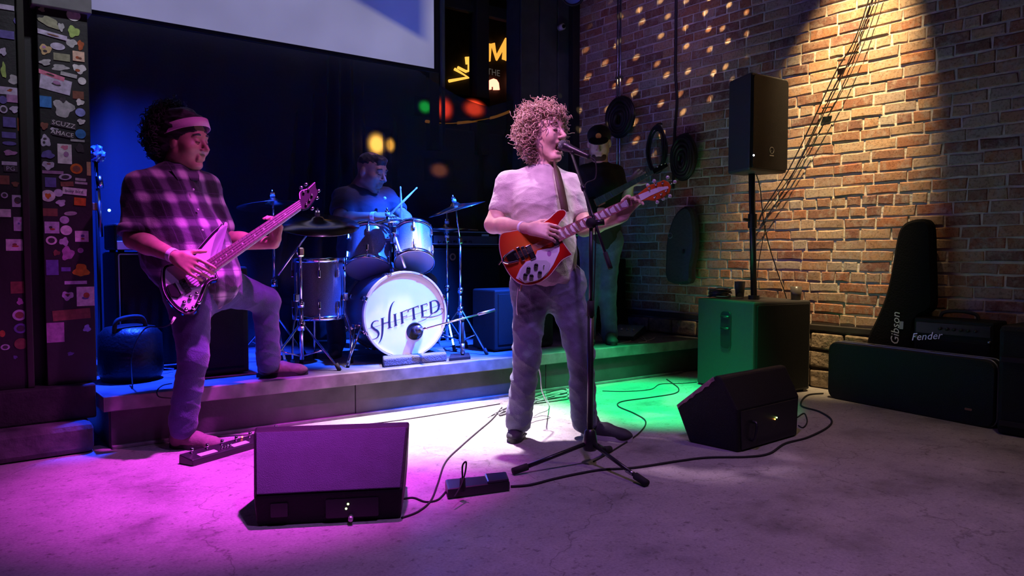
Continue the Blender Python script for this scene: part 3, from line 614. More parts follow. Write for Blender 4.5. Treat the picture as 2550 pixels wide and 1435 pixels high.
# ================================================================== sound gear around the stage
vinyl = mat('black textured vinyl', (.009, .009, .010), .6, bump=.35, bscale=220, spec=.25)
sub_m = mat('satin black cabinet paint', (.035, .036, .038), .5, bump=.3, bscale=260)
grille = mat('dark metal grille', (.007, .007, .008), .6, bump=.5, bscale=300, spec=.2)
grey_g = mat('charcoal grille cloth', (.04, .04, .075), .75, bump=.4, bscale=260, var=.2)
plast = mat('black plastic', (.014, .014, .016), .35)
rubber = mat('black rubber', (.012, .012, .012), .8)
chrome = mat('chrome', (.75, .75, .78), .16, 1)
steel = mat('dull steel', (.35, .35, .37), .35, 1)
satin = mat('black satin metal', (.025, .025, .028), .35, .4)
def rrect(w, h, r, n=4, cx=0, cy=0):
    o = []
    for sx, sy, a0 in ((1, 1, 0), (-1, 1, 90), (-1, -1, 180), (1, -1, 270)):
        for k in range(n + 1): a = math.radians(a0 + 90 * k / n); o.append((cx + sx * (w / 2 - r) + r * math.cos(a), cy + sy * (h / 2 - r) + r * math.sin(a)))
    return o
# ---- subwoofer
Nn, Rr, Ll = V(4.462, 3.05, 0), V(4.992, 2.942, 0), V(4.579, 3.614, 0); Bk = Rr + Ll - Nn; hS = .65
subw = thing('subwoofer', 'tall black subwoofer cabinet on the floor before the brick wall', 'speaker', (Nn + Bk) / 2)
cb_ = [Nn, Rr, Bk, Ll]; MB().hexa([p + V(0, 0, .012) for p in cb_] + [p + V(0, 0, hS) for p in cb_]).build('cabinet', sub_m, subw, bevel=.012)
for p in cb_: q = p * .85 + ((Nn + Bk) / 2) * .15; MB().cyl(V(q.x, q.y, 0), V(q.x, q.y, .014), .018).build('foot', rubber, subw)
ps = PF(Nn, (Nn - Rr), Ll)
hx = ps.px(1808, 822); ho = rrect(.105, .27, .03, 5, hx[0], hx[1])
hr = MB().prism(ho, ps, -.001, .007, .003).build('side_handle', plast, subw, bevel=0)
MB().prism(inset(ho, .009), ps, .004, .0078).build('pocket', mat('handle pocket', (.006, .006, .006), .5), hr)  # flat plate, its darker black stands in for the shaded recess
for dz in (-.012, -.095): MB().cyl(ps.w((hx[0] - .04, hx[1] + dz), .012), ps.w((hx[0] + .04, hx[1] + dz), .012), .008, n=10).build('grip_bar', plast, hr, True)
pfR = PF(Nn, (Nn - Ll), Rr); MB().prism(rrect(.49, .60, .015, 3, .27, .33), pfR, .0, .012, .004).build('front_grille', grille, subw)
# ---- loudspeaker on its pole
Na, Ra, La = W(1868, 300, 5.1), W(1963, 300, 5.34), W(1813, 300, 5.40)
for q in (Na, Ra, La): q.z = 0
fx = (Ra - Na).normalized(); bx = V(-fx.y, fx.x, 0); wd_ = (Ra - Na).length
dl = (La - Na); s_in = dl.dot(fx); dp = dl.dot(bx); B2 = Na + fx * (wd_ - s_in) + bx * dp
z0, z1 = 1.545, 2.205
spk = thing('loudspeaker', 'black loudspeaker box on a pole above the subwoofer', 'speaker', V(Na.x, Na.y, z0) + fx * wd_ / 2 + bx * .15)
ft = [Na, Ra, B2, La]
MB().hexa([p + V(0, 0, z0) for p in ft] + [p + V(0, 0, z1) for p in ft]).build('cabinet', sub_m, spk, bevel=.02)
pfs = PF(Na, -bx, Ra)
MB().prism(rrect(wd_ - .03, z1 - z0 - .03, .03, 4, wd_ / 2, (z0 + z1) / 2), pfs, 0, .012, .005).build('front_grille', grille, spk)
lg = MB(); lu = pfs.px(1918, 375); lg.lathe([(.020, .0), (.024, .0), (.024, .002), (.020, .002), (.020, 0)], pfs.w(lu, .0125), pfs.n, 24)
for k in range(3): a = k * 2.094; lg.prism([(lu[0] + math.sin(a + s) * r, lu[1] + math.cos(a + s) * r) for s, r in ((-.1, .004), (-.06, .018), (.06, .018), (.1, .004))], pfs, .012, .0142)
lg.prism(rrect(.045, .008, .002, 2, lu[0], lu[1] - .036), pfs, .012, .0142).build('badge', mat('grey badge', (.22, .22, .22), .4), spk)
c = pfs.pw(1876, 388); MB().ell(pfs.w((.025, 1.645), .014), .006).build('power_light', glow('white led', (.8, .85, 1), 12), spk)
for i in range(2): MB().ell(pfs.w((wd_ - .08 + .05 * i, z1 - .016), .006), .004).build('screw', steel, spk)
ctr = (Na + Ra + B2 + La) / 4
pb = V(4.755, 3.25, .65)
pl = thing('speaker_pole', 'black round pole standing in the subwoofer top holding the loudspeaker', 'speaker pole', pb)
MB().cyl(pb, V(ctr.x, ctr.y, z0 + .002), .0225, n=16).build('pole', satin, pl, True)
MB().cyl(pb + V(0, 0, 0), pb + V(0, 0, .03), .04).build('collar', plast, pl)
kk = pb + (V(ctr.x, ctr.y, z0) - pb) * .63; MB().cyl(kk - V(0, 0, .05), kk + V(0, 0, .05), .032).build('clamp', plast, pl); MB().cyl(kk, kk - V(.07, -.02, -.012), .011).build('knob', plast, pl)
# things on the subwoofer top
cq = G(1982, 747, .65); cup = thing('drink_cup', 'dark half-full plastic cup on the right corner of the subwoofer', 'cup', cq)
MB().lathe([(0, 0), (.032, 0), (.041, .095), (.039, .095), (.031, .004), (0, .004)], cq, (0, 0, 1), 20).build('cup_wall', mat('smoky plastic', (.10, .09, .08), .25), cup, True)
MB().lathe([(0, .06), (.036, .06), (.031, .005), (0, .005)], cq, (0, 0, 1), 20).build('drink', mat('dark cola', (.012, .006, .004), .1), cup, True)
gq = G(1842, 741, .65); gl = thing('drinking_glass', 'clear drinking glass beside the coiled cable on the subwoofer', 'glass', gq)
glm = mat('clear glass', (.85, .95, .92), .03); nodes(glm)[2].inputs['Transmission Weight'].default_value = .9
MB().lathe([(0, 0), (.03, 0), (.04, .12), (.037, .12), (.028, .012), (0, .012)], gq, (0, 0, 1), 20).build('glass_wall', glm, gl, True)
MB().lathe([(0, .014), (.0275, .014), (.031, .05), (0, .05)], gq, (0, 0, 1), 20).build('water', mat('pale water', (.6, .7, .7), .05), gl, True)
cq = G(1792, 741, .65); cb2 = MB()
for i in range(7):
    R = .085 - .006 * (i % 3); cb2.tube([cq + V(.004 * math.sin(i * 2.1), .004 * math.cos(i), .008 + .009 * i) + V(R * math.cos(t * .785 + i), R * math.sin(t * .785 + i), .004 * math.sin(t * 2 + i)) for t in range(8)], .0042, 6, 4, closed=True)
cb2.tube([cq + V(.08, 0, .01), cq + V(.04, -.05, .05), cq + V(-.05, -.06, .03), cq + V(-.09, .03, .005)], .0042, 6)
cb2.top('coiled_cable', mat('green black cable', (.03, .04, .035), .3), 'loosely coiled black cable lying on the subwoofer top', 'cable', smooth=True)

# ---- floor monitors
def wedge(label, A, e, bdir, prof, L, splay, mface):
    t = thing('floor_monitor', label, 'stage monitor', A + e * L / 2 + bdir * .12, group='floor monitors')
    ends = []
    for s in (0, 1):
        ends.append([A + e * (s * L + (2 * s - 1) * splay * max(0, (p[0] * .55 + p[1] * .6))) + bdir * p[0] + V(0, 0, p[1]) for p in prof])
    n = len(prof); mb = MB(); mb.add(ends[0] + ends[1], [tuple(range(n)), tuple(range(2 * n - 1, n - 1, -1))] + [(k, n + k, n + (k + 1) % n, (k + 1) % n) for k in range(n)])
    mb.build('cabinet', vinyl, t, bevel=.01)
    def face(i, j, name, m, mg=.02, h=.006):
        q = [ends[0][i], ends[1][i], ends[1][j], ends[0][j]]; c = sum(q, Vector()) / 4; nn = (q[1] - q[0]).cross(q[3] - q[0]).normalized()
        if nn.dot(c - (A + e * L / 2 + bdir * .15 + V(0, 0, .15))) < 0: nn = -nn
        q2 = [p + (c - p).normalized() * mg * 1.4 for p in q]
        return MB().hexa([p for p in q2] + [p + nn * h for p in q2]).build(name, m, t, bevel=.003), q, nn
    return t, ends, face
prL = [(0, 0), (-.012, .115), (.17, .308), (.23, .315), (.40, .10), (.36, 0)]
A, B = G(640, 1312), G(998, 1292); e = (B - A).normalized(); bd = V(-e.y, e.x, 0)
wl, en, fc = wedge('floor monitor wedge with violet-lit sloped panel on the floor beside the power strip', A, e, bd, prL, (B - A).length, .13, None)
fc(1, 2, 'sloped_panel', grey_g, .008); fc(3, 4, 'speaker_grille', grille)
pz = PF(A, -bd, B)
for (u, v) in ((.325, .062), (.318, .045)): MB().ell(pz.w((u, v + .008), .012), .004).build('status_light', glow('green led', (.6, 1, .25), 9), wl)
MB().prism(rrect(.06, .05, .004, 2, .08, .06), pz, .0, .0135).build('connector_plate', plast, wl); MB().prism(rrect(.19, .07, .004, 2, .34, .055), pz, .0, .0128).build('amp_panel', satin, wl)
MB().cyl(pz.w((.335, .022), .013), pz.w((.335, .022), .045), .009).build('socket_plug', mat('plug metal', (.5, .45, .5), .3, .6), wl, True)
prR = [(0, 0), (0, .215), (.09, .368), (.12, .372), (.36, .18), (.285, 0)]
A, B = G(1838, 1128), G(1985, 1085); e = (B - A).normalized(); bd = V(-e.y, e.x, 0)
w2, en, fc = wedge('dark floor monitor wedge with a worn pink edge near the subwoofer', A, e, bd, prR, (B - A).length, .10, None)
fc(0, 1, 'rear_panel', satin, .02); fc(3, 4, 'speaker_grille', grille)
worn = mat('worn bare plywood', (.45, .25, .26), .8, var=.6, vscale=30)
p3_, p4_ = en[0][3], en[0][4]; pts = []
nw = 12; out_ = (-e)
wv = []; 
for i in range(nw + 1):
    t = i / nw; p = p3_.lerp(p4_, .04 + .94 * t); d = (.012 + .014 * random.random()) * (1 - .2 * t); wv += [p + out_ * .0015 + V(0, 0, .004), p + out_ * .0015 + V(0, 0, -d) - bd * d * .5]
MB().add(wv, [(2 * i, 2 * i + 2, 2 * i + 3, 2 * i + 1) for i in range(nw)]).build('worn_edge', worn, w2)
pz = PF(A, -bd, B)
for i, (u, g_) in enumerate(((.245, glow('amber led', (1, .4, .05), 9)), (.262, glow('green led', (.3, 1, .3), 6)))): MB().ell(pz.w((u + .07, .125 + .006 * i), .009), .0035).build('status_light', g_, w2)
hb = MB(); hb.tube([pz.w((.1, .05), .006), pz.w((.1, .06), .03), pz.w((.115, .13), .03), pz.w((.115, .14), .006)], .008, 8, 4); hb.build('handle', satin, w2, True)

# ---- singer's microphone stand
bs = G(1470, 1168); tpz = W(1472, 556, 3.5); bs = V(tpz.x, tpz.y, 0)
ms_ = thing('microphone_stand', 'tall black boom microphone stand on a folding tripod before the singer', 'microphone stand', bs)
MB().cyl(bs + V(0, 0, .10), V(bs.x, bs.y, .72), .0145, n=14).build('lower_tube', satin, ms_, True)
MB().cyl(V(bs.x, bs.y, .70), tpz, .0095, n=12).build('upper_tube', satin, ms_, True)
MB().cyl(V(bs.x, bs.y, .70), V(bs.x, bs.y, .77), .019, .016).build('height_clutch', rubber, ms_, True)
MB().lathe([(.014, .17), (.026, .16), (.034, .11), (.036, .085), (.03, .07), (.014, .065)], bs, (0, 0, 1), 16).build('leg_hub', plast, ms_, True)
for (x, y) in ((1283, 1183), (1606, 1212), (1516, 1128)):
    q = G(x, y); d = (q - bs); d.z = 0; L_g = d.length; d.normalize()
    lg = MB().cyl(bs + d * .03 + V(0, 0, .10), bs + d * (L_g - .05) + V(0, 0, .028), .0095, n=10).build('leg', satin, ms_, True)
    MB().cyl(bs + d * (L_g - .06) + V(0, 0, .03), bs + d * (L_g + .012) + V(0, 0, .0165), .0165, .016, n=12).build('rubber_foot', rubber, lg, True)
    if x > 1600: MB().cyl(bs + d * (L_g - .12) + V(0, 0, .040), bs + d * (L_g - .075) + V(0, 0, .034), .0105, n=10).build('worn_band', steel, lg, True)
b0, b1 = W(1520, 668, 3.36), W(1424, 384, 3.76)
MB().ell(tpz, .026, None).build('boom_clutch', rubber, ms_, True); MB().cyl(tpz + RT * .01, tpz + RT * .06 + V(0, 0, .005), .014).build('clutch_knob', plast, ms_, True)
MB().cyl(b0, b1, .0068, n=10).build('boom_arm', satin, ms_, True); MB().cyl(b0, b0.lerp(b1, .12), .011).build('counterweight', rubber, ms_, True)
jt = b0.lerp(b1, .66); MB().cyl(jt, jt + (b1 - b0).normalized() * .03, .011).build('boom_joint', plast, ms_, True)
mh, mt_ = W(1402, 362, 3.80), W(1452, 384, 3.74); md = (mt_ - mh).normalized()
MB().cyl(b1, mh.lerp(mt_, .55), .012).build('clip', plast, ms_, True)
mic = thing('microphone', 'dark handheld vocal microphone clipped at the singer mouth', 'microphone', mh.lerp(mt_, .5))
MB().ell(mh, (.025, .025, .027), None, 18, 12).build('grille_ball', mat('wire mesh grille', (.10, .10, .12), .4, .8, bump=.8, bscale=420), mic, True)
MB().lathe([(.024, .012), (.025, .022), (.022, .03), (.019, .05), (.013, .15), (.012, .165), (0, .165)], mh, md, 18).build('body', satin, mic, True)
MB().tube([mh + md * .165, mh + md * .2 + V(0, 0, -.01), mh + md * .2 + V(0, 0, -.09), b0.lerp(b1, .7) + RT * .012, b0.lerp(b1, .45) - RT * .012, tpz + RT * .02, V(bs.x + .02, bs.y, .8), V(bs.x - .012, bs.y - .012, .4), V(bs.x + .014, bs.y, .12)], .0032, 6).build('cable', rubber, mic, True)

# ---- cables on the floor
def cable(label, pts, r=.004, m=None, z=0.0, name='cable'):
    P = []
    for p in pts:
        P.append(G(p[0], p[1], z + r + (p[2] if len(p) > 2 else 0)))
    return MB().tube(P, r, 6, 8).top(name, m or rubber, label, 'cable', smooth=True)
pale = mat('pale grey cable', (.45, .45, .47), .45)
cable('black cable running from the power strip round the wedge to behind the singer', [(1000, 1290), (1040, 1275), (1072, 1248), (1090, 1205), (1110, 1150), (1150, 1110), (1190, 1075), (1225, 1045), (1250, 1015)])
cable('thick black cable from the power strip under the tripod to the dark wedge', [(1272, 1212), (1320, 1208), (1380, 1193), (1440, 1180), (1500, 1170), (1580, 1165), (1680, 1150), (1760, 1140), (1860, 1138), (1915, 1130), (1955, 1105), (2010, 1090), (2060, 1065), (2070, 1045), (2040, 1025), (1995, 1010), (2010, 985), (2050, 980)], .0055)
cable('short black cable looping out from beside the violet wedge', [(1004, 1243), (1030, 1240), (1060, 1250), (1090, 1245), (1110, 1225)])
cable('black microphone cable snaking over the green-lit floor', [(1478, 1150), (1530, 1120), (1590, 1080), (1608, 1050), (1580, 1030), (1540, 1012), (1550, 1000), (1620, 990), (1680, 980), (1690, 968), (1675, 955), (1660, 945)])
cable('thin dark cable along the foot of the stage on green floor', [(1500, 974), (1560, 975), (1620, 970), (1645, 957), (1700, 955), (1735, 952)], .003)
cable('dark cable loop behind the dark wedge beside the subwoofer', [(1985, 1040), (2003, 1030), (2010, 1050), (2000, 1065), (1988, 1060)], .004)
cable('thin cable lying along the stage fascia behind the violet wedge', [(540, 1088), (620, 1083), (760, 1072), (1000, 1046), (1245, 1006)], .003)
cable('white guitar cable in loose loops beside the singer right foot', [(1292, 1090), (1310, 1062), (1330, 1050), (1360, 1043), (1370, 1038), (1350, 1035), (1328, 1040), (1340, 1030), (1362, 1022), (1368, 1010), (1360, 990), (1352, 960)], .003, pale)
for i in range(6): cable('thin black cable in the tangle at the stage foot behind the singer' if i % 2 else 'thin pale cable in the tangle at the stage foot behind the singer', [(1215 + 9 * i, 1040 - 4 * i), (1250, 1020 + 3 * i), (1330 + 6 * i, 985 + 2 * i), (1395 + 3 * i, 965 + 5 * i), (1410, 975 + 4 * i), (1350 - 5 * i, 992 + 3 * i), (1280 + 4 * i, 1005 + i)], .0032, rubber if i % 2 else pale)['group'] = 'tangled cables at the stage foot'
hw = [W(1330, 884, 4.3), W(1372, 835, 4.35), W(1378, 800, 4.3), W(1360, 770, 4.2)]
gc = MB().tube([W(1291, 715, 3.84), W(1291, 790, 3.95), W(1345, 845, 4.25), W(1331, 885, 4.28), W(1345, 930, 4.3), W(1350, 975, 4.35), G(1368, 1012, .005)], .0035, 6, 8).top('guitar_cable', pale, 'white guitar cable hanging behind the singer knees to the floor', 'cable', smooth=True)

# ---- power strip with one plug
pst = thing('power_strip', 'flat black power strip with one plug lying on the floor', 'power strip', G(1190, 1220))
q = [G(1115, 1245), G(1270, 1224), G(1262, 1203), G(1108, 1218)]
MB().hexa([p for p in q] + [p + V(0, 0, .042) for p in q]).build('housing', plast, pst, bevel=.008)
q2 = [q[0].lerp(q[1], .62), q[1], q[2], q[3].lerp(q[2], .62)]; q2 = [p.lerp(sum(q2, Vector()) / 4, .06) for p in q2]
MB().hexa([p + V(0, 0, .04) for p in q2] + [p + V(0, 0, .052) for p in q2]).build('switch_block', mat('glossy plastic', (.02, .02, .03), .2), pst, bevel=.006)
pc0 = G(1152, 1222, .042); MB().cyl(pc0, pc0 + V(0, 0, .05), .014, .011, 10).build('plug', rubber, pst, True)
MB().tube([pc0 + V(0, 0, .05), pc0 + V(.0, 0, .10), pc0 + V(.012, -.008, .115), pc0 + V(.008, -.006, .07), pc0 + V(-.03, -.03, .03), pc0 + V(-.08, -.06, .004)], .0035, 6).build('cord', rubber, pst, True)

# ---- pedal board of the bassist
a0, a1 = G(480, 1163), G(640, 1116); e = (a1 - a0).normalized(); bd = V(-e.y, e.x, 0); a1 = a0 + e * .62
pb_ = thing('pedal_board', 'long dark effects pedal board with pale strips behind the violet wedge', 'effects board', (a0 + a1) / 2 + bd * .08)
prof = [(0, 0), (0, .03), (.095, .048), (.10, 0)]
ends = [[p0 + bd * b + V(0, 0, z) for b, z in prof] for p0 in (a0, a1)]
MB().add(ends[0] + ends[1], [(0, 1, 2, 3), (7, 6, 5, 4)] + [(k, 4 + k, 4 + (k + 1) % 4, (k + 1) % 4) for k in range(4)]).build('chassis', plast, pb_, bevel=.006)
pt = PF(a0 + V(0, 0, .03), ((a1 - a0).cross(bd * .095 + V(0, 0, .018))), a1 + V(0, 0, .03))
for u in (.105, .30, .48): MB().prism(rrect(.10, .03, .003, 2, u, .028), pt, 0, .003).build('display_strip', mat('pale panel print', (.6, .55, .62), .4), pb_)
for i in range(7): MB().cyl(pt.w((.05 + .088 * i, .072)), pt.w((.05 + .088 * i, .072), .026), .008).build('foot_switch', chrome, pb_, True)
for i in range(4): MB().cyl(pt.w((.19 + .018 * i, .03)), pt.w((.19 + .018 * i, .03), .014), .006).build('knob', chrome, pb_, True)
MB().ell(pt.w((.36, .08), .008), .005).build('status_light', glow('red led', (1, .1, .1), 6), pb_)

# ---- cases against the brick wall
cl, cr = G(2060, 990), G(2460, 1068); e = (cr - cl).normalized(); bd = V(e.y, -e.x, 0) * -1
if bd.x < 0: bd = -bd
Lc = (cr - cl).length + .03
gc_ = thing('guitar_case', 'long flat black guitar case standing on its edge along the wall', 'guitar case', (cl + cr) / 2 + bd * .07)
pcf = PF(cl, -bd, cr)
o_ = rrect(Lc, .385, .06, 5, Lc / 2, .1925)
MB().prism(o_, pcf, -.115, 0, .006).build('shell', mat('black tolex', (.007, .0075, .0075), .55, bump=.4, bscale=200, spec=.25), gc_)
for h in (-.03, -.092): MB().tube([pcf.w(p, h) for p in inset(o_, -.002)], .005, 6, 1, closed=True, smooth=False).build('metal_rim', mat('worn rim metal', (.30, .32, .34), .4, .7), gc_, True)
for u in (.25, .62): MB().box(pcf.w((u * Lc, .388), -.06), (.035, .05, .012), (e, bd, V(0, 0, 1))).build('latch', steel, gc_, bevel=.002)
MB().prism(rrect(.04, .012, .003, 2, Lc * .87, .09), pcf, 0, .002).build('maker_plate', mat('brass plate', (.30, .12, .10), .4, .5), gc_)
yl_, yr_ = WX(2276, 800, 4.955).y, WX(2476, 800, 4.955).y; za_ = WX(2300, 792, 4.955).z
am = thing('amplifier', 'black combo amplifier with a silver script badge behind the long case', 'amplifier', V(5.05, (yl_ + yr_) / 2, 0))
MB().bb(4.955, 5.16, yr_, yl_, .0, za_).build('cabinet', mat('black tolex', (.013, .014, .014), .5), am, bevel=.012)
pa = PF((4.955, yl_, 0), (-1, 0, 0), (4.955, yr_, 0)); aw_ = yl_ - yr_
MB().prism(rrect(aw_ - .03, za_ - .16, .01, 2, aw_ / 2, za_ / 2 - .05), pa, 0, .008, .003).build('grille_cloth', grille, am); MB().prism(rrect(aw_ - .03, .07, .006, 2, aw_ / 2, za_ - .06), pa, 0, .006, .002).build('control_panel', satin, am)
for i in range(6): MB().cyl(pa.w((.16 + .04 * i, za_ - .06)), pa.w((.16 + .04 * i, za_ - .06), .018), .009).build('knob', plast, am, True)
text_mb('Fender', pa, pa.px(2308, 838), .065, .15, .012, .002, .35).build('badge', mat('silver badge', (.6, .58, .75), .3, .7), am)
MB().tube([V(5.05, (yl_ + yr_) / 2 + q_, za_ + h_) for q_, h_ in ((.11, 0), (.09, .035), (0, .048), (-.09, .035), (-.11, 0))], .011, 8).build('handle', rubber, am, True)
for u in (.02, aw_ - .02): MB().ell(pa.w((u, za_ - .12), .004), .012).build('corner_cap', chrome, am, True)
# guitar gig bag
pg = PF((5.06, 2.6, 0), V(-1, 0, .04), (5.06, 1.6, 0))
gb = thing('guitar_bag', 'tall black guitar gig bag with white lettering leaning on the brick wall', 'guitar bag', V(5.13, 2.4, 0))
o_ = [pg.px(x, y) for x, y in ((2160, 880), (2168, 835), (2185, 800), (2208, 745), (2222, 690), (2236, 610), (2246, 572), (2266, 553), (2300, 546), (2318, 552), (2326, 575), (2328, 650), (2330, 720), (2326, 770), (2285, 800), (2280, 885))]
bt = [(o_[-1][0] - .01, .3), (o_[-1][0] - .02, .05), (o_[-1][0] - .08, .01), (o_[0][0] + .05, .01), (o_[0][0] - .03, .10), (o_[0][0] - .02, .25)]
MB().prism([tuple(p)[:2] for p in crom([(*p, 0) for p in o_ + bt], 3, True)], pg, -.05, .04, .018).build('bag_body', mat('black nylon', (.004, .004, .0045), .85, bump=.3, bscale=90, spec=.15), gb)
text_mb('Gibson', pg, pg.px(2238, 818), .075, math.pi / 2, .042, .0015, .2).build('lettering', mat('white print', (.62, .66, .7), .6), gb)
MB().prism(rrect(.025, .05, .003, 2, *pg.px(2252, 810)), pg, .04, .043).build('label_patch', mat('grey patch', (.3, .32, .34), .6), gb)
hc = thing('equipment_case', 'bulky black equipment case at the end of the wall beside the long case', 'case', V(4.9, 1.35, 0))
MB().bb(4.62, 5.15, 1.05, 1.62, 0, .60).build('shell', vinyl, hc, bevel=.03)
for zz in (.05, .40): MB().bb(4.61, 4.63, 1.08, 1.6, zz, zz + .03).build('edge_band', satin, hc, bevel=.003)
MB().tube([V(4.615, 1.42, .3), V(4.58, 1.40, .3), V(4.58, 1.28, .3), V(4.615, 1.26, .3)], .01, 8, 3).build('handle', rubber, hc, True)

# ---- cables, pipes and coils on the brick wall
cblk = mat('black wall cable', (.012, .01, .01), .5)
def wcable(label, pts, r, X=5.165, name='wall_cable', m=None): return MB().tube([WX(x, y, X) for x, y in pts], r, 6, 6).top(name, m or cblk, label, 'cable', smooth=True)
wcable('upper of three black cables slanting down the lit brick wall', [(2176, -40), (2130, 95), (2080, 182), (2020, 310), (1960, 430), (1898, 528), (1890, 560)], .005)
wcable('middle of three black cables slanting down the lit brick wall', [(2186, -40), (2110, 160), (2040, 305), (1975, 430), (1905, 524), (1892, 548)], .004, 5.17)
wcable('lowest and thinnest of three cables slanting down the lit brick wall', [(2202, -40), (2150, 112), (2090, 240), (2000, 395), (1955, 472), (1905, 545), (1893, 562)], .003, 5.16)
for i, (x, y) in enumerate(((2095, 150), (2060, 268))): MB().box(WX(x, y, 5.17), (.02, .07 if i else .05, .008)).top('cable_clip', cblk, ('short' if not i else 'long') + ' dark clip pinning the slanting cables to the bricks', 'clip')
MB().tube([V(ctr.x + .05, ctr.y, z0 + .01), W(1893, 470, 5.45), W(1900, 540, 5.5), W(1912, 600, 5.55), W(1930, 660, 5.6), W(1957, 738, 5.63), W(1962, 770, 5.66)], .004, 6).top('speaker_cable', cblk, 'black cable dropping from the loudspeaker down behind the subwoofer', 'cable', smooth=True)
MB().tube([W(1907, 560, 5.55), W(1890, 650, 5.55), W(1886, 690, 5.5)], .003, 6).top('speaker_cable', cblk, 'thin cable curling back to the speaker pole over the bricks', 'cable', smooth=True)
pipe = mat('galvanised conduit', (.40, .41, .44), .25, .9)
for x, lb, zb in ((1537, 'left', 1.0), (1544, 'right', .75)):
    p = WX(x, 300, 5.17); cc_ = thing('conduit_pipe', f'thin shiny metal conduit rising up the brick wall, the {lb} of the pair', 'pipe', V(5.17, p.y, zb))
    MB().cyl(V(5.17, p.y, zb), V(5.17, p.y, 4.25), .010 if lb == 'right' else .007, n=10).build('tube', pipe, cc_, True)
    for zz in (1.3, 2.6, 3.6): MB().bb(5.155, 5.19, p.y - .02, p.y + .02, zz, zz + .02).build('strap', steel, cc_)
wcable('thick black cable hanging straight down the brick wall from above', [(1684, -60), (1683, 100), (1682, 180), (1686, 250), (1680, 330), (1678, 420), (1676, 470)], .013)
def coil(label, x, y, w, h, X=5.10, n=9, r=.013, fill=True):
    c = WX(x, y, X); mpp = (WX(x, y - 1, X) - c).z; mppy = abs(WX(x + 1, y, X).y - c.y); mb = MB(); rr_ = random.Random(x)
    for i in range(n):
        s = 1 - (i / n) * (.75 if fill else .22); dx = -.012 * (i % 3)
        mb.tube([c + V(dx + rr_.uniform(-.008, .008), s * w / 2 * mppy * math.cos(t * .628) + rr_.uniform(-.006, .006), s * h / 2 * mpp * math.sin(t * .628) - (1 - s) * .04) for t in range(10)], r, 6, 4, closed=True)
    mb.tube([c + V(.06, 0, h / 2 * mpp + .02), c + V(0, 0, h / 2 * mpp + .01), c + V(-.02, 0, h / 2 * mpp - .05)], .008, 6)
    mb.top('cable_coil', cblk, label, 'cable coil', 'cable coils hung on the brick wall', smooth=True)
coil('fat black cable coil hung high on the conduit behind the guitarist', 1545, 292, 66, 96, n=12, r=.018)
coil('fat black cable coil hung beneath the straight hanging cable', 1702, 392, 58, 108, n=12, r=.018)
coil('thin black cable loop hung between the two fat coils', 1636, 372, 46, 118, n=4, r=.010, fill=False)

# ---- dark gear at the right end of the stage
cabR = thing('speaker_cabinet', 'black speaker cabinet in shadow at the right end of the stage', 'speaker', V(4.88, 5.1, .27))
MB().bb(4.62, 5.12, 4.86, 5.34, .285, .93).build('cabinet', vinyl, cabR, bevel=.012); MB().bb(4.66, 5.08, 4.848, 4.862, .34, .88).build('grille', grille, cabR, bevel=.003)
for (x, y) in ((4.67, 4.91), (5.07, 4.91), (4.67, 5.29), (5.07, 5.29)): MB().cyl(V(x, y, .27), V(x, y, .287), .02).build('foot', rubber, cabR)
pgb = PF(WX(1700, 590, 5.06), V(-1, -.15, .06), WX(1740, 590, 5.06))
sb = thing('soft_case', 'dark bluish soft case leaning upright on the cabinet against the brick wall', 'soft case', V(5.08, 4.2, .9))
o_ = [pgb.px(x, y) for x, y in ((1668, 700), (1664, 640), (1668, 590), (1682, 545), (1700, 522), (1718, 516), (1732, 535), (1737, 580), (1736, 620), (1728, 665), (1722, 705))]
MB().prism([tuple(p)[:2] for p in crom([(*p, 0) for p in o_], 3, True)], pgb, -.05, .05, .02).build('bag_body', mat('dark teal nylon', (.03, .04, .05), .5, bump=.5, bscale=40), sb)
MB().torus(pgb.pw(1677, 588, .052), pgb.n, .022, .004, 20, 6).build('ring', steel, sb, True); MB().prism(rrect(.018, .035, .004, 2, *pgb.px(1711, 627)), pgb, .05, .056).build('buckle', chrome, sb)
bc = G(1560, 842, .27)
pdl = thing('pedal_tray', 'small pale effects tray with plugs on the stage right of the singer', 'effects board', bc)
q = [G(1508, 846, .27), G(1578, 850, .27), G(1608, 830, .27), G(1540, 826, .27)]
MB().hexa([p for p in q] + [p + V(0, 0, .035 + .03 * (i > 1)) for i, p in enumerate(q)]).build('tray', plast, pdl, bevel=.006)
q = [p.lerp(bc, .08) for p in q]; MB().hexa([p + V(0, 0, .03 + .032 * (i > 1)) for i, p in enumerate(q)] + [p + V(0, 0, .04 + .032 * (i > 1)) for i, p in enumerate(q)]).build('top_plate', mat('pale teal metal', (.25, .38, .42), .4, .3), pdl, bevel=.003)
for i in range(4): c = q[0].lerp(q[1], .15 + .22 * i).lerp(q[3].lerp(q[2], .15 + .22 * i), .4); MB().cyl(c + V(0, 0, .045), c + V(0, 0, .075), .01).build('foot_switch', chrome, pdl, True)
for i, pts in enumerate(([(1485, 822), (1500, 840), (1530, 855), (1560, 852), (1580, 845)], [(1562, 830), (1568, 815, .05), (1578, 820, .03), (1590, 838), (1612, 848), (1630, 842)], [(1596, 835), (1610, 850), (1590, 853), (1620, 852)])): cable(['white patch cable curling in front of the effects tray', 'white patch cable arching over the effects tray', 'white cable end coiled right of the effects tray'][i], pts, .003, pale, .27)
# ================================================================== drum kit and amplifiers on the stage
spark = mat('silver sparkle wrap', (.24, .26, .34), .28, .25, var=.5, vscale=260, coat=.6)
dshell = mat('dark sparkle wrap', (.10, .10, .15), .3, .2, var=.5, vscale=260, coat=.5)
head_m = mat('coated drum head', (.80, .78, .80), .55)
hoopw = mat('pale bass drum hoop', (.70, .55, .60), .35, coat=.3)
brz = mat('cymbal bronze', (.42, .36, .30), .22, 1)
ZS = .27
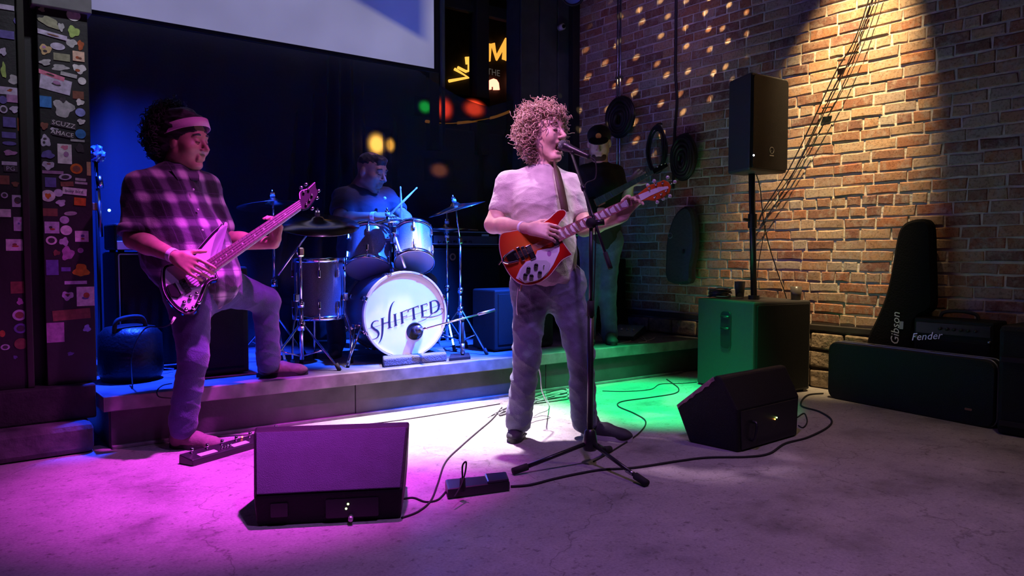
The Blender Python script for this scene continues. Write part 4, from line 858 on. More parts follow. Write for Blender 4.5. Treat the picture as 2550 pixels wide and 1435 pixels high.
# ---- bass drum
kf, kr = W(1012, 785, 4.95), W(952, 776, 5.38); kf.z = .585; kr.z = .585; ka = (kf - kr).normalized(); KR = .272
kd = thing('bass_drum', 'large bass drum with a white front head lettered SHIFTED', 'bass drum', V((kf.x + kr.x) / 2, (kf.y + kr.y) / 2, ZS))
KL = (kf - kr).length
MB().lathe([(KR, .02), (KR, KL - .02)], kr, ka, 56).build('shell', dshell, kd, True)
def hoop(c, nm, m): return MB().lathe([(KR + .002, -.018), (KR + .014, -.018), (KR + .014, .018), (KR + .002, .018), (KR + .002, -.018)], c, ka, 56).build(nm, m, kd, True, auto=True)
hoop(kf - ka * .02, 'front_hoop', hoopw); hoop(kr + ka * .02, 'rear_hoop', mat('rear hoop', (.22, .2, .18), .3))
pk = PF(kf - ka * .016, ka, kf - ka * .016 + RT)
hd = MB().lathe([(0, 0), (KR, 0), (KR, -.01)], pk.o, ka, 64).build('front_head', head_m, kd)
MB().lathe([(0, 0), (KR, 0)], kr + ka * .01, -ka, 48).build('batter_head', head_m, kd)
z5 = 300 / 1538.0
def kp(x, y, w=None):
    p = pk.px(840 + x * z5, 650 + y * z5); s = z5 * 4.95 / FPX
    return (p[0], p[1]) if w is None else (p[0], p[1], w * s)
ink = mat('black head lettering', (.012, .012, .03), .5)
S = [[(527, 768, 8), (505, 762, 6), (470, 772, 10), (445, 800, 20), (440, 835, 24), (470, 868, 26), (510, 895, 28), (528, 930, 24), (515, 970, 14), (480, 995, 8), (440, 1000, 6), (408, 985, 4)],
     [(575, 733, 30), (578, 800, 27), (576, 900, 25), (566, 970, 20), (548, 1020, 12), (524, 1056, 3)], [(552, 738, 5), (602, 722, 5)],
     [(732, 514, 3), (705, 540, 12), (682, 590, 20), (668, 660, 25), (664, 760, 27), (668, 852, 28)], [(640, 860, 6), (700, 846, 6)], [(580, 800, 9), (620, 788, 7), (668, 776, 9)],
     [(735, 680, 27), (746, 825, 27)], [(712, 687, 6), (758, 673, 6)], [(722, 833, 6), (768, 818, 6)],
     [(820, 655, 27), (832, 793, 27)], [(798, 662, 7), (850, 642, 8), (897, 622, 9)], [(897, 618, 3), (903, 650, 8)], [(808, 802, 6), (852, 787, 6)], [(832, 716, 6), (886, 700, 5)], [(884, 688, 4), (890, 716, 4)],
     [(968, 598, 27), (980, 740, 27)], [(908, 622, 10), (970, 598, 8), (1036, 574, 10)], [(906, 618, 4), (912, 645, 8)], [(1032, 568, 4), (1038, 598, 8)], [(955, 750, 6), (1004, 735, 6)],
     [(1078, 565, 27), (1090, 706, 27)], [(1058, 572, 7), (1105, 556, 7), (1146, 543, 9)], [(1144, 540, 4), (1150, 570, 7)], [(1085, 642, 6), (1134, 628, 5)], [(1132, 618, 4), (1138, 644, 4)],
     [(1068, 716, 7), (1120, 715, 9), (1200, 715, 8), (1270, 700, 6), (1330, 672, 5), (1356, 636, 4), (1340, 612, 4), (1290, 618, 4), (1230, 660, 4), (1160, 715, 4), (1100, 755, 4), (1030, 780, 3)],
     [(1190, 522, 27), (1200, 666, 27)], [(1170, 530, 6), (1215, 510, 7), (1255, 506, 12), (1285, 530, 24), (1296, 575, 28), (1282, 625, 22), (1245, 658, 10), (1190, 672, 6)],
     [(390, 868, 2.5), (1000, 680, 2.5), (1330, 545, 2.5)]]
lt = MB()
for s_ in S: lt.ribbon([kp(*p) for p in s_], pk, .0012, .0008)
lt.build('lettering', ink, hd)
pc_ = kp(988, 898); MB().lathe([(0, .0), (.058, .0), (.058, .004), (.05, .004), (.046, -.002), (0, -.002)], pk.w(pc_, .001), ka, 32).build('port_ring', mat('port black', (.01, .008, .012), .5), hd)  # port closed with black, painting in the dark of the open hole
for k in range(8):
    a = math.pi / 8 + k * math.pi / 4; _, u_, w_ = frame(ka); d = u_ * math.cos(a) + w_ * math.sin(a)
    for c0, s1 in ((kf, -1), (kr, 1)):
        lo = c0 + ka * (.10 * s1) + d * (KR + .008); lg = MB().box(lo, (.06, .03, .02), (ka, ka.cross(d), d)).build('lug', chrome, kd, bevel=.005)
        MB().cyl(lo + d * .006, c0 + ka * (.0 * s1) + d * (KR + .016), .004, n=8).build('tension_rod', chrome, lg, True)
        MB().box(c0 - ka * (-.012 * s1) + d * (KR + .016), (.03, .028, .014), (ka, ka.cross(d), d)).build('claw', chrome, lg, bevel=.003)
sp0, sp1 = W(886, 812, 5.0), G(866, 916, ZS)
for sgn, q0, q1 in ((1, sp0, sp1 + V(0, 0, .012)), (-1, kf - ka * .14 + ka.cross(V(0, 0, 1)) * .25 + V(0, 0, -.06), None)):
    if q1 is None: q1 = V(q0.x, q0.y, ZS + .012) + ka.cross(V(0, 0, 1)) * .12 + ka * .06
    so = MB().cyl(q0, q1, .008, n=10).build('spur', chrome, kd, True); MB().cyl(q1 + (q0 - q1).normalized() * .035, q1 - V(0, 0, .01), .011, n=10).build('rubber_tip', rubber, so, True); MB().box(q0, (.04, .05, .03)).build('spur_bracket', chrome, so, bevel=.006)
# foam block in front, kick microphone on low stand
q = [G(955, 916, ZS), G(1113, 900, ZS), G(1102, 882, ZS), G(950, 895, ZS)]; kb = sum(q, Vector()) / 4
MB().hexa([p for p in q] + [p + V(0, 0, .055) for p in q]).top('foam_block', mat('dark blue grey foam', (.09, .09, .11), .95, bump=.8, bscale=120), 'dark foam block lying at the foot of the bass drum', 'foam block', bevel=.01)
kb = G(1152, 892, ZS); kms = thing('drum_microphone_stand', 'short black microphone stand on a flat base in front of the bass drum', 'microphone stand', kb)
q = [G(1118, 900, ZS), G(1172, 895, ZS), G(1168, 886, ZS), G(1122, 889, ZS)]; MB().hexa([p for p in q] + [p + V(0, 0, .022) for p in q]).build('base', satin, kms, bevel=.004)
kt = W(1152, 800, 5.0); MB().cyl(kb + V(0, 0, .02), V(kb.x, kb.y, kt.z), .011, n=12).build('pole', satin, kms, True); MB().cyl(kb + V(0, 0, .03), kb + V(0, 0, .10), .016).build('pole_sleeve', steel, kms, True)
kt = V(kb.x, kb.y, kt.z); MB().ell(kt, .018).build('boom_clutch', plast, kms, True)
ax_ = W(1062, 818, 4.86); bx_ = W(1232, 772, 5.08)
MB().cyl(ax_, bx_, .006, n=10).build('boom_arm', chrome, kms, True); MB().cyl(bx_.lerp(ax_, .25), bx_, .010, n=10).build('counterweight', steel, kms, True)
km = pk.w(kp(1000, 880), .02); mcc = thing('drum_microphone', 'stubby black microphone at the port of the bass drum', 'microphone', km)
MB().lathe([(0, -.05), (.026, -.05), (.03, -.02), (.028, .02), (.018, .04), (0, .045)], km, (ax_ - km).normalized() * -1, 18).build('body', mat('mic body', (.05, .05, .07), .3, .4), mcc, True); MB().cyl(km, ax_, .009).build('clip', chrome, mcc, True)
for i, (dx, dy) in enumerate(((-.006, -.008), (.008, -.008))): MB().ell(km + RT * dx + UP * dy - FW * .03, .004).build('screw', chrome, mcc)
# ---- tom drums
def tom(label, top, bot, R, m, lugs=6, bh=True):
    top, bot = Vector(top), Vector(bot); ax = (top - bot).normalized(); L = (top - bot).length
    t = thing('tom_drum', label, 'drum', V(bot.x, bot.y, bot.z - .01), group='tom drums')
    MB().lathe([(R, .012), (R, L - .012)], bot, ax, 40).build('shell', m, t, True)
    for c, s in ((top, 1), (bot, -1)):
        MB().lathe([(R + .001, -.022), (R + .008, -.022), (R + .009, .006), (R + .003, .008), (R + .001, -.022)], c, ax * s, 40).build('hoop', chrome, t, True)
        MB().lathe([(0, 0), (R + .002, 0)], c, ax * s, 40).build('drum_head', head_m if s > 0 else mat('clear bottom head', (.20, .21, .26), .3), t)
    _, u, w = frame(ax)
    for k in range(lugs):
        a = 2 * math.pi * (k + .5) / lugs; d = u * math.cos(a) + w * math.sin(a)
        for f_ in ((.24, .76) if L > .2 else (.5,)):
            lg = MB().box(bot + ax * L * f_ + d * (R + .010), (.05, .018, .02), (ax, ax.cross(d), d)).build('lug', chrome, t, bevel=.005)
            MB().cyl(bot + ax * L * f_ + d * (R + .014), bot + ax * L * (1.02 if f_ >= .5 else -.02) + d * (R + .010), .0032, n=6).build('tension_rod', chrome, lg, True)
    return t, ax
t1, _ = tom('left rack tom in silver sparkle above the bass drum', W(922, 585, 5.28), W(918, 672, 5.13), .152, spark)
t2, _ = tom('right smaller rack tom catching the brightest blue light above the bass drum', W(1028, 577, 5.22), W(1032, 655, 5.06), .128, spark)
ftt, ftb = V(*W(793, 645, 4.95)), V(*W(793, 792, 4.95)); ftb.x, ftb.y = ftt.x, ftt.y
t3, _ = tom('deep floor tom in dark sparkle on three chrome legs', ftt, ftb, .155, dshell, 8)
for k in range(3):
    a = math.radians(195 + k * 120); d = V(math.cos(a), math.sin(a), 0); p = ftb + d * .175
    lg = MB().tube([p + V(0, 0, .30), p + V(0, 0, .05), p + d * .03 + V(0, 0, -.05), V(p.x + d.x * .04, p.y + d.y * .04, ZS + .02)], .0065, 8, 3).build('leg', chrome, t3, True)
    MB().cyl(V(p.x + d.x * .04, p.y + d.y * .04, ZS), V(p.x + d.x * .04, p.y + d.y * .04, ZS + .04), .013).build('rubber_tip', rubber, lg, True); MB().box(p + V(0, 0, .14), (.035, .035, .05)).build('leg_bracket', chrome, lg, bevel=.006)
# tom holder: post and two arms from the bass drum top
th = thing('tom_holder', 'chrome tom holder post on top of the bass drum', 'drum hardware', kf - ka * .2 + V(0, 0, KR))
hb = kf - ka * .2 + V(0, 0, KR - .005)
MB().cyl(hb, hb + V(0, 0, .24), .011, n=12).build('post', chrome, th, True); MB().box(hb + V(0, 0, .02), (.07, .05, .035)).build('base_plate', chrome, th, bevel=.008); MB().box(hb + V(0, 0, .22), (.06, .05, .05)).build('clamp_block', chrome, th, bevel=.01)
for tp, bt_ in ((W(922, 585, 5.28), W(918, 672, 5.13)), (W(1028, 577, 5.22), W(1032, 655, 5.06))):
    c = tp.lerp(bt_, .5); dd = (hb + V(0, 0, .22) - c).normalized(); MB().tube([hb + V(0, 0, .22), (hb + V(0, 0, .24)).lerp(c, .45) + V(0, 0, .03), c + dd * .15], .009, 8, 4).build('arm', chrome, th, True)
rod0, rod1 = W(1009, 668, 4.98), W(985, 592, 5.0)
MB().cyl(rod0, rod1, .009, n=10).build('accessory_rod', mat('bright steel', (.85, .86, .9), .25, .7), th, True); MB().cyl(rod1, W(974, 556, 5.02), .006, n=8).build('accessory_tip', chrome, th, True); MB().box(W(980, 572, 5.0), (.03, .03, .05)).build('accessory_clamp', chrome, th, bevel=.006)
# ---- cymbals and stands
def cymbal(label, c, ax, R, name='cymbal', bow=.03):
    t = thing(name, label, 'cymbal', Vector(c), group='cymbals of the drum kit'); ax = Vector(ax).normalized()
    MB().lathe([(.006, .028), (R * .13, .018), (R * .17, .004), (R * .5, -bow * .35), (R, -bow), (R, -bow - .0016), (R * .5, -bow * .35 - .002), (R * .17, .001), (R * .13, .014), (.006, .024)], c, ax, 56).build('plate', brz, t, True)
    MB().cyl(Vector(c) + ax * .026, Vector(c) + ax * .045, .016).build('felt', mat('grey felt', (.45, .45, .5), .9), t, True); MB().cyl(Vector(c) + ax * .045, Vector(c) + ax * .078, .006, n=8).build('wing_nut', chrome, t, True); MB().box(Vector(c) + ax * .055, (.03, .008, .014)).build('nut_wings', chrome, t, bevel=.002)
    return ax
def stand(label, base, tilt, top, feet=((0, .0)), boom=None, spread=.27, hub=.30, rot=0, r=.0125):
    base = Vector(base); base.z = ZS; t = thing('cymbal_stand', label, 'cymbal stand', base, group='chrome stands of the drum kit')
    pt_ = V(base.x, base.y, (boom[0].z if boom else tilt.z))
    MB().cyl(base + V(0, 0, .06), base + V(0, 0, (pt_.z - ZS) * .55), r, n=12).build('lower_tube', chrome, t, True); MB().cyl(base + V(0, 0, (pt_.z - ZS) * .5), pt_, r * .7, n=10).build('upper_tube', chrome, t, True)
    MB().cyl(base + V(0, 0, (pt_.z - ZS) * .53), base + V(0, 0, (pt_.z - ZS) * .58), r * 1.7).build('height_collar', chrome, t, True); MB().cyl(base + V(0, 0, hub - .03), base + V(0, 0, hub + .03), r * 1.9).build('leg_collar', chrome, t, True)
    for k in range(3):
        a = rot + k * 2.094; d = V(math.cos(a), math.sin(a), 0); ft = base + d * spread + V(0, 0, .012)
        lg = MB().box((base + d * .02 + V(0, 0, hub)).lerp(ft, .5), ((base + d * .02 + V(0, 0, hub) - ft).length, .016, .008), ((base + d * .02 + V(0, 0, hub) - ft).normalized(), d.cross(V(0, 0, 1)), (base + d * .02 + V(0, 0, hub) - ft).normalized().cross(d.cross(V(0, 0, 1))))).build('leg', chrome, t, bevel=.002)
        MB().cyl(base + V(0, 0, .08), base + d * spread * .55 + V(0, 0, hub * .45), .005, n=8).build('leg_brace', chrome, lg, True); MB().cyl(ft + V(0, 0, .03) - d * .02, ft - V(0, 0, .011) + d * .005, .013).build('rubber_foot', rubber, lg, True)
    if boom: MB().cyl(boom[1], top, .0065, n=10).build('boom_arm', chrome, t, True); MB().box(pt_, (.04, .035, .06)).build('boom_tilter', chrome, t, bevel=.01)
    else: MB().cyl(pt_, top, .006, n=8).build('cymbal_rod', chrome, t, True); MB().box(pt_, (.03, .025, .04)).build('tilter', chrome, t, bevel=.006)
    return t
c1 = W(790, 548, 4.76); a1 = cymbal('wide ride cymbal tilted over the floor tom', c1, V(-.10, -.30, 1), .262)
bc1 = W(748, 628, 4.66); stand('chrome boom stand of the ride cymbal beside the floor tom', V(bc1.x, bc1.y, 0), None, c1 - a1 * .002, boom=(bc1, W(692, 686, 4.6)), rot=-.9, spread=.25, hub=.27)
c2 = W(680, 503, 4.95); a2 = cymbal('thin crash cymbal behind the bass guitar headstock', c2, V(-.02, .12, 1), .228)
stand('straight chrome stand of the crash cymbal behind the bass guitar neck', V(c2.x, c2.y, 0), W(680, 545, 4.95), c2, rot=.4)
c3 = W(1134, 512, 5.45); a3 = cymbal('crash cymbal tilted up toward the singer on the right of the kit', c3, V(-.28, .10, 1), .215)
bp3 = W(1146, 600, 5.45); stand('chrome stand of the right crash cymbal with bright blue tripod legs', V(bp3.x, bp3.y, 0), bp3, c3, rot=-1.3, spread=.24, hub=.30)
c4 = W(1113, 566, 5.66); hh = V(c4.x, c4.y, c4.z)
cymbal('upper hi hat cymbal right of the toms', hh, V(0, 0, 1), .17, bow=.02); cymbal('lower hi hat cymbal turned upward beneath its twin', hh - V(0, 0, .035), V(0, 0, -1), .17, bow=.02)
stand('dark slim hi hat stand between the bass drum and the right crash stand', V(hh.x, hh.y, 0), hh - V(0, 0, .09), hh + V(0, 0, .12), rot=.2, spread=.2, hub=.22)
c5 = W(966, 547, 5.05); cymbal('small splash cymbal seen edge-on before the drummer hands', c5, V(-.16, -.12, 1), .092, bow=.008)
# drum throne
thr = thing('drum_throne', 'round black drum stool under the drummer', 'stool', V(2.62, 5.27, ZS))
MB().lathe([(0, .0), (.15, .0), (.165, .03), (.16, .07), (.12, .085), (0, .085)], V(2.62, 5.27, .68), (0, 0, 1), 28).build('seat', vinyl, thr, True); MB().cyl(V(2.62, 5.27, ZS + .1), V(2.62, 5.27, .69), .016).build('post', chrome, thr, True)
for k in range(3): a = .5 + k * 2.094; MB().cyl(V(2.62, 5.27, ZS + .2), V(2.62 + .22 * math.cos(a), 5.27 + .22 * math.sin(a), ZS + .012), .009).build('leg', chrome, thr, True)

# ---- guitar amplifier stack right of the kit
def cabinet(label, x0, x1, y0, y1, z0, z1, name='speaker_cabinet', cat='speaker', piping=True, cloth=True):
    t = thing(name, label, cat, V((x0 + x1) / 2, (y0 + y1) / 2, z0)); MB().bb(x0, x1, y0, y1, z0 + .012, z1).build('cabinet', vinyl, t, bevel=.012)
    for x in (x0 + .04, x1 - .04):
        for y in (y0 + .04, y1 - .04): MB().cyl(V(x, y, z0), V(x, y, z0 + .014), .018).build('foot', rubber, t)
    if cloth: MB().bb(x0 + .03, x1 - .03, y0 - .006, y0 + .004, z0 + .05, z1 - .03).build('grille_cloth', grille, t, bevel=.003)
    if piping:
        pf_ = PF((x0, y0 - .004, z0), (0, -1, 0), (x1, y0 - .004, z0)); MB().tube([pf_.w(p, .003) for p in rrect(x1 - x0 - .035, z1 - z0 - .045, .01, 2, (x1 - x0) / 2, (z1 - z0) / 2 + .01)], .004, 6, 1, closed=True, smooth=False).build('piping', mat('grey piping', (.35, .36, .40), .5), t)
    return t
pL, pR = WY(1062, 700, 5.22), WY(1243, 700, 5.22); zt = WY(1150, 618, 5.22).z; z2 = WY(1150, 574, 5.22).z
cab1 = cabinet('tall black guitar cabinet under the amplifier head right of the drums', pL.x, pR.x, 5.20, 5.52, ZS, zt, piping=False)
MB().lathe([(.018, 0), (.03, 0), (.03, .004), (.018, .004), (.018, 0)], WY(1127, 640, 5.19), (0, -1, 0), 20).build('jack_badge', steel, cab1)
hd1 = cabinet('black amplifier head with grey piping on top of the tall cabinet', pL.x, pR.x, 5.20, 5.44, zt, z2, 'guitar_amplifier', 'amplifier', True, False)
MB().bb(pL.x + .05, pR.x - .04, 5.19, 5.20, zt + .03, zt + .10).build('control_panel', mat('panel grey', (.06, .065, .08), .4), hd1, bevel=.002)
for i in range(7): x = pL.x + .1 + i * .05; MB().cyl(V(x, 5.19, zt + .05), V(x, 5.17, zt + .05), .010).build('knob', plast, hd1, True)
MB().bb(pR.x - .2, pR.x - .13, 5.192, 5.2, z2 - .045, z2 - .03).build('badge', mat('badge print', (.5, .5, .55), .4), hd1)
for i, (xa, xb) in enumerate(((1080, 1100), (1125, 1190))): a_, b_ = WY(xa, 574, 5.30), WY(xb, 574, 5.33); MB().cyl(V(a_.x, 5.30, z2 + .009), V(b_.x, 5.31 + .02 * i, z2 + .009), .008, .006, 8).top('drumstick', mat('pale hickory', (.6, .52, .42), .5), ('short' if i == 0 else 'longer') + ' stretch of drumstick lying on the amplifier head', 'drumstick', smooth=True)
pl0 = WY(1232, 880, 4.36)
cab2 = cabinet('low dark combo amplifier behind the singer legs', pl0.x, pl0.x + .56, pl0.y, pl0.y + .28, ZS, ZS + .45, 'combo_amplifier', 'amplifier', False)
wb_ = G(1222, 862, ZS); MB().bb(wb_.x - .03, wb_.x + .03, wb_.y, wb_.y + .05, ZS, ZS + .07).top('small_box', mat('pale blue plastic', (.4, .5, .6), .3), 'small pale box beside the low combo amplifier', 'box', bevel=.01)
# ---- bass rig behind the bassist and other gear stage left
x0, x1 = WY(288, 700, 4.95).x, WY(478, 700, 4.95).x; zt = WY(300, 628, 4.95).z
rg = cabinet('tall black bass cabinet behind the bassist strumming arm', x0, x1, 4.95, 5.35, ZS, zt)
bh = cabinet('bass amplifier head with a pale strip panel on the tall bass cabinet', x0, x1, 4.95, 5.28, zt, zt + .17, 'bass_amplifier', 'amplifier', False, False)
MB().bb(x0 + .01, x0 + .34, 4.935, 4.95, zt + .015, zt + .065).build('pale_strip', mat('pale label strip', (.62, .5, .62), .5), bh, bevel=.002)
for i in range(5): MB().cyl(V(x0 + .1 + .055 * i, 4.95, zt + .11), V(x0 + .1 + .055 * i, 4.925, zt + .11), .012).build('knob', plast, bh, True)
MB().ell(WY(427, 712, 4.945), .005).build('power_light', glow('blue led', (.2, .4, 1), 4), rg)
x0, x1 = WY(492, 800, 4.50).x, WY(622, 800, 4.5).x; zt = WY(560, 665, 4.5).z
cabinet('black cabinet under the bassist raised thigh', x0, x1, 4.52, 4.85, ZS, zt, piping=False)
# stool-like bag, folded stand and a pole with blue foil at the far left
bq = G(300, 935, ZS); bgt = thing('round_bag', 'dark round gear bag with a blue-lit shoulder behind the pillar', 'bag', V(.93, 4.72, ZS))
MB().lathe([(0, 0), (.15, 0), (.17, .05), (.165, .26), (.13, .30), (.05, .315), (0, .315)], V(.93, 4.72, ZS), (0, 0, 1), 28).build('bag_body', mat('black cordura', (.008, .008, .009), .4, bump=.3), bgt, True)
MB().tube([V(.83, 4.62, .55), V(.85, 4.62, .62), V(.97, 4.64, .63), V(1.0, 4.66, .56)], .012, 8).build('handle', rubber, bgt, True)
fs = G(385, 935, ZS); fst = thing('folded_stand', 'folded chrome stand lying on the blue-lit stage corner', 'stand', fs)
MB().cyl(fs + V(-.02, 0, .012), W(402, 882, 4.55), .008).build('tube', chrome, fst, True); MB().cyl(fs + V(0, 0, .05), W(432, 918, 4.58), .006).build('leg', chrome, fst, True); MB().cyl(fs + V(0, .02, .05), W(360, 912, 4.55), .006).build('leg', chrome, fst, True); MB().ell(fs + V(0, 0, .03), (.04, .04, .03)).build('hub', chrome, fst, True)
cable('thin dark cable looped on the blue-lit stage corner', [(428, 955), (405, 960), (392, 972), (395, 988), (425, 992)], .003, None, ZS)
ps_ = V(*W(241, 480, 4.62)); pbs = thing('stage_left_pole', 'slim dark pole with a crumpled blue foil head beside the pillar', 'stand', V(ps_.x, ps_.y, ZS))
MB().cyl(V(ps_.x, ps_.y, ZS), V(ps_.x, ps_.y, W(241, 400, 4.62).z), .011).build('pole', satin, pbs, True); MB().lathe([(.07, 0), (.07, .02), (.02, .03)], V(ps_.x, ps_.y, ZS), (0, 0, 1), 24).build('base', satin, pbs, True)
fb = W(241, 384, 4.62); rf = random.Random(4); fo = MB().ell(fb, (.045, .045, .052), None, 18, 14)
for i in range(len(fo.v)): d = fo.v[i] - fb; fo.v[i] = fb + d * rf.uniform(.75, 1.15)
fo.build('foil_head', mat('blue crumpled foil', (.25, .45, .95), .25, .6, emit=(.02, .08, .5), estr=.0), pbs); MB().cyl(W(244, 470, 4.6), W(252, 590, 4.6), .012).build('side_tube', steel, pbs, True)
MB().box(W(241, 515, 4.6), (.05, .02, .045)).build('orange_tag', mat('orange tag', (.55, .10, .02), .6), pbs, bevel=.003); MB().cyl(W(246, 440, 4.6), W(250, 468, 4.6), .02).build('clamp', chrome, pbs, True); MB().ell(W(272, 524, 4.6), .009).build('blue_light', glow('blue pin light', (.15, .4, 1), 6), pbs)
# ================================================================== people
def skin_mat(name, col):
    m = mat(name, col, .5, var=.15, vscale=30, bump=.05, bscale=200); b = nodes(m)[2]; b.inputs['Subsurface Weight'].default_value = .12; b.inputs['Subsurface Radius'].default_value = (.012, .005, .003); return m
def denim(name, col): return mat(name, col, .85, var=.35, vscale=14, bump=.35, bscale=180, sheen=.2)
def hand_prims(wr, d, n, side, curl, fac=1.0, thumb=None, spread=.003):
    d = Vector(d).normalized(); n = Vector(n); n = (n - d * n.dot(d)).normalized(); ac = d.cross(n) * side; P = []
    wr = Vector(wr); kn = wr + d * .088 * fac
    for k in range(4):
        o = (.033 - .022 * k) * fac; P.append(('c', wr + d * .012 * fac + ac * o * .55, kn + ac * o, .0175 * fac, .0125 * fac, .012))
    L = ((.042, .026, .020), (.046, .030, .021), (.043, .028, .021), (.034, .021, .018))
    for k in range(4):
        o = (.033 - .022 * k) * fac; p = kn + ac * (o + spread * (1.5 - k)); a = 0; c = curl[k] if hasattr(curl, '__len__') else curl
        for j in range(3):
            a += c * (.75, 1.0, .7)[j]; q = p + (d * math.cos(a) + n * math.sin(a)) * L[k][j] * fac
            P.append(('c', p, q, (.0098, .0088, .008)[j] * fac, (.0088, .008, .0066)[j] * fac, .004)); p = q
    t = thumb or (ac * .75 + d * .55 + n * .35); t = t.normalized(); p = wr + d * .025 * fac + ac * .026 * fac
    q = p + t * .040 * fac; P.append(('c', p, q, .0165 * fac, .0115 * fac, .012)); t2 = (t + d * .5 + n * .25).normalized(); r = q + t2 * .032 * fac
    P.append(('c', q, r, .0112 * fac, .0098 * fac, .005)); P.append(('c', r, r + t2 * .022 * fac, .0098 * fac, .0075 * fac, .004)); return P
def head_frame(f, u=V(0, 0, 1)):
    f = Vector(f).normalized(); r = f.cross(u).normalized(); return f, r, r.cross(f)
def head_prims(c, fr, s, neck, nr=.058, mouth=False, full=0):
    f, r, u = fr; P = []; q = lambda a, b, d: Vector(c) + (f * a + r * b + u * d) * s; dj = -.018 if mouth else 0
    ax = (f, r, u)
    P += [('e', q(-.012, 0, .03), (.100 * s, .077 * s, .086 * s), ax, .02), ('e', q(.028, 0, -.035), (.064 * s, (.061 + full) * s, .083 * s), ax, .03)]
    for b in (-1, 1): P += [('c', q(-.005, b * .05, -.06), q(.055, b * .018, -.108 + dj), (.024 + full * .6) * s, .02 * s, .02), ('e', q(.056, b * .036, -.03), (.032 * s, (.028 + full) * s, .032 * s), ax, .02), ('e', q(-.012, b * .078, -.012), (.02 * s, .010 * s, .031 * s), ax, .006)]
    P += [('e', q(.066, 0, -.110 + dj), (.024 * s, .026 * s, .018 * s), ax, .02), ('c', q(.076, -.032, .026), q(.076, .032, .026), .014 * s, .014 * s, .016)]
    for b in (-1, 1): P.append(('e', q(.096, b * .031, .004), (.014 * s, .019 * s, .012 * s), ax, .012, 'sub'))
    for b in (-1, 1): P.append(('e', q(.080, b * .031, .003), (.012 * s, .014 * s, .011 * s), ax, .004))
    P += [('c', q(.082, 0, .014), q(.118, 0, -.032), .0085 * s, .012 * s, .010)]
    for b in (-1, 1): P.append(('e', q(.103, b * .012, -.037), (.011 * s, .010 * s, .008 * s), ax, .006))
    if mouth:
        P += [('c', q(.088, -.017, -.060), q(.088, .017, -.060), .008 * s, .008 * s, .008), ('c', q(.082, -.015, -.104), q(.082, .015, -.104), .009 * s, .009 * s, .008), ('e', q(.098, 0, -.082), (.036 * s, .019 * s, .018 * s), ax, .006, 'sub')]
    else: P += [('c', q(.088, -.019, -.066), q(.088, .019, -.066), .0075 * s, .0075 * s, .008), ('c', q(.085, -.017, -.080), q(.085, .017, -.080), .009 * s, .009 * s, .008)]
    P += [('c', q(-.025, 0, -.05), Vector(neck), nr * s * .95, nr * 1.08, .03)]
    return P
def person(name, label, base, J, skin, vox=.0045, sc=1.0, arm=1.0, hands=(), head=None, build=1.0):
    t = thing(name, label, 'person', base)
    P = [('c', J['shR'], J['neck'] - V(0, 0, .03), .055 * build, .055 * build, .04), ('c', J['shL'], J['neck'] - V(0, 0, .03), .055 * build, .055 * build, .04), ('c', J['neck'] - V(0, 0, .06), J['chest'], .075 * build, .13 * build, .06), ('c', J['chest'], J['belly'], .13 * build, .135 * build, .06), ('c', J['belly'], (Vector(J['hipR']) + Vector(J['hipL'])) / 2, .135 * build, .13 * build, .06)]
    for s in 'RL':
        P += [('c', J['hip' + s], J['knee' + s], .085 * build, .058, .04), ('c', J['knee' + s], J['ank' + s], .056, .038, .03), ('c', J['ank' + s], Vector(J['ank' + s]) - V(0, 0, .03), .038, .036, .02),
              ('c', J['sh' + s], J['el' + s], .056 * arm, .044 * arm, .03), ('c', J['el' + s], Vector(J['el' + s]).lerp(Vector(J['wr' + s]), .35), .044 * arm, .044 * arm, .02), ('c', Vector(J['el' + s]).lerp(Vector(J['wr' + s]), .3), J['wr' + s], .043 * arm, .027 * arm, .015)]
    if head: P += head_prims(*head)
    for h in hands: P += hand_prims(*h)
    o = sdf_obj('body', P, vox, skin, t)
    return t
def wrinkle(amp, seed, f=22, stretch=(1, 1, .45)):
    rn = random.Random(seed); W_ = [(rn.uniform(-1, 1) * f, rn.uniform(-1, 1) * f, rn.uniform(-1, 1) * f * 1.6, rn.random() * 6) for _ in range(9)]
    def fn(p, n):
        s = 0
        for i, (a, b, c, d) in enumerate(W_): w = np.sin(p[:, 0] * a + p[:, 1] * b + p[:, 2] * c + d + .8 * np.sin(p[:, 2] * 9 + i)); s = s + (1 - np.abs(w)) ** 2 * (.5 if i % 2 else 1) - .3
        return amp * s / 3
    return fn
def shirt(name, J, m, parent, infl=.018, sleeve=.62, vox=.006, seed=1, hem=None, build=1.0, sr=.072, amp=.006, belly=0, matfn=None):
    hp = (Vector(J['hipR']) + Vector(J['hipL'])) / 2
    P = [('c', J['shR'], J['neck'] - V(0, 0, .035), .062 * build + infl * .3, .058 * build + infl * .4, .04), ('c', J['shL'], J['neck'] - V(0, 0, .035), .062 * build + infl * .3, .058 * build + infl * .4, .04), ('c', J['neck'] - V(0, 0, .07), J['chest'], .075 * build + infl, .135 * build + infl, .06), ('c', J['chest'], J['belly'], .135 * build + infl, .14 * build + infl + belly, .06),
         ('c', J['belly'], hem if hem else hp, .14 * build + infl + belly, .140 * build + infl, .06)]
    ud = (J['shL'] - J['shR']).normalized()
    for s in 'RL':
        e = Vector(J['sh' + s]).lerp(Vector(J['el' + s]), sleeve); P += [('c', J['sh' + s], e, sr, sr * .94, .04)]
    for s in 'RL': P.append(('e', Vector(J['sh' + s]).lerp(Vector(J['el' + s]), sleeve + .30), (.058, .058, .058), None, .012, 'sub'))
    return sdf_obj(name, P, vox, m, parent, wrinkle(amp, seed), matfn)
